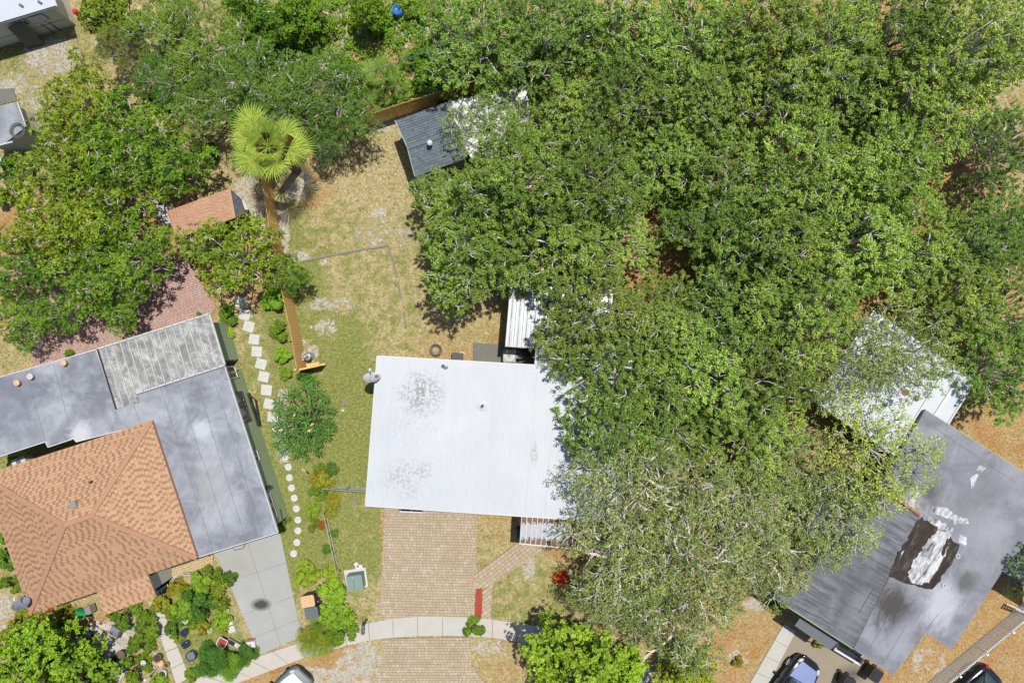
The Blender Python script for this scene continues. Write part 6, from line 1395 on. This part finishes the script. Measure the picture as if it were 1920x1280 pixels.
# ================================================================== CARS
M['carblack'] = plain('black_car_paint', (.012, .013, .018), .12, var=.1, spec=.7)
M['hood_sky_tint'] = plain('hood_sky_reflection', (.17, .21, .36), .18, var=.05, spec=.8)  # sky reflected in the dark hood, put into its base colour
M['carwhite'] = plain('white_car_paint', (.72, .73, .74), .2, var=.03)
M['carslate'] = plain('slate_car_paint', (.05, .06, .075), .15, var=.1, spec=.8)
M['autoglass'] = plain('auto_glass', (.05, .08, .08), .05, var=.1, spec=.8)
M['lamp'] = plain('headlight_lens', (.55, .58, .6), .1, var=.1); M['tail'] = plain('tail_light', (.45, .01, .01), .2, var=.1)
M['rubber'] = plain('tyre_rubber', (.02, .02, .02), .8, var=.3); M['rim'] = plain('alloy_rim', (.4, .41, .42), .35, .6, var=.15)
def car(name, label, px, py, heading, L=4.6, Wd=1.82, Hh=1.5, paint='carblack', hood='carblack', roofm=None, trim=None):
    """heading: direction of the nose in world radians; px,py = centre on the ground"""
    c = P(px, py, .6); c.z = 0; t = thing(name, label, 'car', c); t.rotation_euler = (0, 0, heading)
    def rect_loft(secs, hw_fn=None):
        m = MB(); n = 16
        for (x, hw, z0, z1, pw) in secs:
            for k in range(n):
                a = 2 * math.pi * k / n; ca, sa = math.cos(a), math.sin(a); y = hw * math.copysign(abs(ca) ** pw, ca); zz = (z0 + z1) / 2 + (z1 - z0) / 2 * math.copysign(abs(sa) ** pw, sa); m.v.append((x, y, zz))
        for i in range(len(secs) - 1):
            for k in range(n): m.f.append((i * n + k, (i + 1) * n + k, (i + 1) * n + (k + 1) % n, i * n + (k + 1) % n))
        m.f.append(tuple(range(n - 1, -1, -1))); m.f.append(tuple((len(secs) - 1) * n + k for k in range(n))); return m
    w = Wd / 2; l = L / 2
    def lb_(m, nm, mat, par=None, sm=True):
        me = bpy.data.meshes.new(nm); me.from_pydata([tuple(v) for v in m.v], [], m.f); me.materials.append(M[mat])
        if sm: me.shade_smooth()
        o = bpy.data.objects.new(nm, me); COL.objects.link(o); o.parent = par or t; return o
    lb_(rect_loft([(-l, w * .62, .38, .82, .45), (-l + .12, w * .84, .30, .95, .4), (-l + .5, w * .97, .22, 1.0, .35), (-.6, w, .2, 1.0, .33), (.5, w, .2, .98, .33), (l - .9, w * .97, .2, .88, .35), (l - .4, w * .90, .22, .78, .4), (l - .12, w * .76, .28, .68, .45), (l, w * .52, .34, .6, .5)]), 'body', paint)
    # hood panel following the nose
    m = MB(); rows = 8; cols = 7; 
    for i in range(rows):
        x = .72 + (l - .32 - .72) * i / (rows - 1); hw = w * (.80 - .22 * (i / (rows - 1)) ** 2.5)
        for j in range(cols): s_ = -1 + 2 * j / (cols - 1); m.v.append((x, hw * s_, 1.0 - .17 * (i / (rows - 1)) ** 1.7 - .045 * s_ * s_ + .012))
    for i in range(rows - 1):
        for j in range(cols - 1): a = i * cols + j; m.f.append((a, a + cols, a + cols + 1, a + 1))
    lb_(m, 'hood', hood)
    cab = rect_loft([(-l + .35, w * .66, .93, 1.04, .5), (-l + .95, w * .80, .9, Hh - .04, .5), (-.4, w * .82, .9, Hh, .48), (.15, w * .80, .9, Hh - .04, .5), (.82, w * .78, .92, 1.04, .5)]); lb_(cab, 'windows', 'autoglass')
    m = MB(); rows = 6; cols = 7
    for i in range(rows):
        x = -l + .95 + (.2 + l - .95) * i / (rows - 1); hw = w * .66
        for j in range(cols): s_ = -1 + 2 * j / (cols - 1); m.v.append((x, hw * s_, Hh + .012 - .05 * s_ * s_ - .06 * (2 * i / (rows - 1) - 1) ** 2))
    for i in range(rows - 1):
        for j in range(cols - 1): a = i * cols + j; m.f.append((a, a + cols, a + cols + 1, a + 1))
    lb_(m, 'roof', roofm or paint)
    for s_ in (-1, 1):
        lb_(MB().bar((.85, s_ * w * .76, 1.02), (.18, s_ * w * .70, Hh - .03), .07, .05), 'pillar', paint, None, False)
        lb_(MB().bar((-l + .45, s_ * w * .68, 1.03), (-l + 1.0, s_ * w * .66, Hh - .04), .08, .05), 'pillar', paint, None, False)
        lb_(MB().box((.62, s_ * (w + .1), .98), (.14, .2, .13)), 'mirror', paint, None, False)
        lb_(MB().lathe((l - .34, s_ * w * .68, .72), [(.12, 0), (.13, .05), (.05, .1)], 10, 1.5, .8, s_ * -.5), 'headlight', 'lamp')
        lb_(MB().box((-l + .12, s_ * w * .68, .86), (.12, .3, .14), 0), 'tail_light', 'tail', None, False)
        for x in (l - .92, -l + .88):
            m = MB(); 
            for rr2, y0, y1 in ((.33, w - .2, w + .015),):
                n = 20; pr = [(rr2 - .03, y0), (rr2, y0 + .03), (rr2, y1 - .03), (rr2 - .03, y1), (rr2 - .1, y1)]
                for q, yy in pr:
                    for k in range(n): a = 2 * math.pi * k / n; m.v.append((x + q * math.cos(a), s_ * yy, .33 + q * math.sin(a)))
                for i in range(len(pr) - 1):
                    for k in range(n): m.f.append((i * n + k, i * n + (k + 1) % n, (i + 1) * n + (k + 1) % n, (i + 1) * n + k))
            wh_ = lb_(m, 'wheel', 'rubber'); m = MB(); m.v = [(x, s_ * (w + .01), .33)] + [(x + .22 * math.cos(a), s_ * (w - .01), .33 + .22 * math.sin(a)) for a in np.linspace(0, 2 * math.pi, 21)[:-1]]
            m.f = [(0, 1 + k, 1 + (k + 1) % 20) for k in range(0, 20)]; lb_(m, 'rim', 'rim', wh_, False)
            m = MB()
            for k in range(5): a = k * 2 * math.pi / 5; m.bar((x, s_ * (w + .02), .33), (x + .2 * math.cos(a), s_ * (w + .015), .33 + .2 * math.sin(a)), .05, .02)
            lb_(m, 'spokes', 'lamp', wh_, False)
    lb_(MB().bar((-l + .02, -w * .5, .75), (-l + .02, w * .5, .75), .04, .12), 'plate_trim', 'dark', None, False)
    m = MB(); m.bar((l + .01, -w * .42, .5), (l + .01, w * .42, .5), .05, .2); lb_(m, 'grille', trim or 'dark', None, False)
    m = MB(); m.tube([(.86, -w * .7, 1.045), (.93, 0, 1.05), (.86, w * .7, 1.045)], .03, 5); lb_(m, 'wiper_cowl', 'dark')
    return t
car('parked_car', 'black parked car with sky reflection coloured into its hood, nosing up the side drive', 1478, 1296, R_(53), L=4.5, Wd=1.8, hood='hood_sky_tint')
car('parked_suv', 'white car with black bumper trim at the bottom edge left of the apron', 520, 1318, R_(47), L=4.7, Wd=1.9, Hh=1.7, paint='greyplastic', hood='carwhite', roofm='carwhite')
car('parked_suv', 'dark slate car parked behind the white picket fence', 1806, 1308, R_(222), L=4.6, Wd=1.85, Hh=1.6, paint='carblack', hood='carblack', roofm='carslate')

# ================================================================== GROUND COVER (real blades and fallen leaves)
def scatter():
    rg = np.random.default_rng(3)
    # grass tufts
    n = 150000; X = rg.uniform(-31, 31, n); Y = rg.uniform(-21, 21, n)
    ix = np.clip(np.searchsorted(GX, X), 0, len(GX) - 1); iy = np.clip(np.searchsorted(GY, Y), 0, len(GY) - 1); Z = ZC[iy * len(GX) + ix]
    pl = 960 + X * PPM; pt = 640 - Y * PPM
    ok = np.ones(n, bool)
    for (x0, y0, x1, y1) in ((712, 940, 896, 1300), (0, 700, 510, 1050), (402, 1000, 560, 1215), (690, 670, 1165, 970), (1500, 900, 1880, 1180), (60, 570, 395, 690), (200, 1150, 260, 1240), (280, 1125, 345, 1280), (1440, 1190, 1660, 1280), (560, 1225, 700, 1280)):
        ok &= ~((pl > x0) & (pl < x1) & (pt > y0) & (pt < y1))
    yu = np.interp(pl, [p[0] for p in UP], [p[1] for p in UP]); yl = np.interp(pl, [p[0] for p in LO], [p[1] for p in LO]); ok &= ~((pl > 340) & (pl < 1270) & (pt > yu) & (pt < yl))
    g = ok & (rg.uniform(0, 1, n) < Z[:, 1] * .75) & (Z[:, 0] < .6)
    X1, Y1 = X[g], Y[g]; k = 2; m = len(X1) * k
    b = np.stack([np.repeat(X1, k), np.repeat(Y1, k), np.zeros(m)], 1) + np.concatenate([rg.normal(size=(m, 2)) * .03, np.zeros((m, 1))], 1)
    d = rg.normal(size=(m, 3)); d[:, 2] = np.abs(d[:, 2]) + .5
    V = leaf_quads(b, d, rg.normal(size=(m, 3)), rg.uniform(.06, .15, m), rg.uniform(.015, .035, m)); me = np_mesh('grass', V, m, 'grass'); o = bpy.data.objects.new('grass', me); COL.objects.link(o); o['kind'] = 'stuff'
    g = ok & (rg.uniform(0, 1, n) < np.clip(Z[:, 0] - .15, 0, 1) * .55)
    X1, Y1 = X[g], Y[g]; m = len(X1); b = np.stack([X1, Y1, rg.uniform(.005, .03, m)], 1); d = rg.normal(size=(m, 3)); d[:, 2] *= .25
    nm = rg.normal(size=(m, 3)) * .35 + np.array([0, 0, 1]); V = leaf_quads(b, d, nm, rg.uniform(.06, .14, m), rg.uniform(.03, .06, m)); V[:, 2] = np.maximum(V[:, 2], .004); me = np_mesh('leaf_litter', V, m, 'litter'); o = bpy.data.objects.new('leaf_litter', me); COL.objects.link(o); o['kind'] = 'stuff'
    # weeds on the rough ground at the top
    n = 7500; X = rg.uniform(420, 900, n); Y = rg.uniform(0, 215, n); ok = (Y < 235 - (X - 640) * .22) ; X, Y = X[ok], Y[ok]; n = len(X); cl = (np.sin(X * .09 + 1.3) * np.cos(Y * .11) + rg.normal(size=n) * .5) > -.1; X, Y = X[cl], Y[cl]; n = len(X); k = 6; m = n * k
    wx = (X - 960) / PPM; wy = (640 - Y) / PPM
    b = np.stack([np.repeat(wx, k), np.repeat(wy, k), rg.uniform(.02, .35, m)], 1) + np.concatenate([rg.normal(size=(m, 2)) * .08, np.zeros((m, 1))], 1); d = rg.normal(size=(m, 3)); d[:, 2] = np.abs(d[:, 2]) * .5
    nm = rg.normal(size=(m, 3)) * .5 + np.array([0, 0, 1]); V = leaf_quads(b, d, nm, rg.uniform(.1, .24, m), rg.uniform(.05, .1, m)); me = np_mesh('weeds', V, m, 'weed'); o = bpy.data.objects.new('weeds', me); COL.objects.link(o); o['kind'] = 'stuff'
scatter()
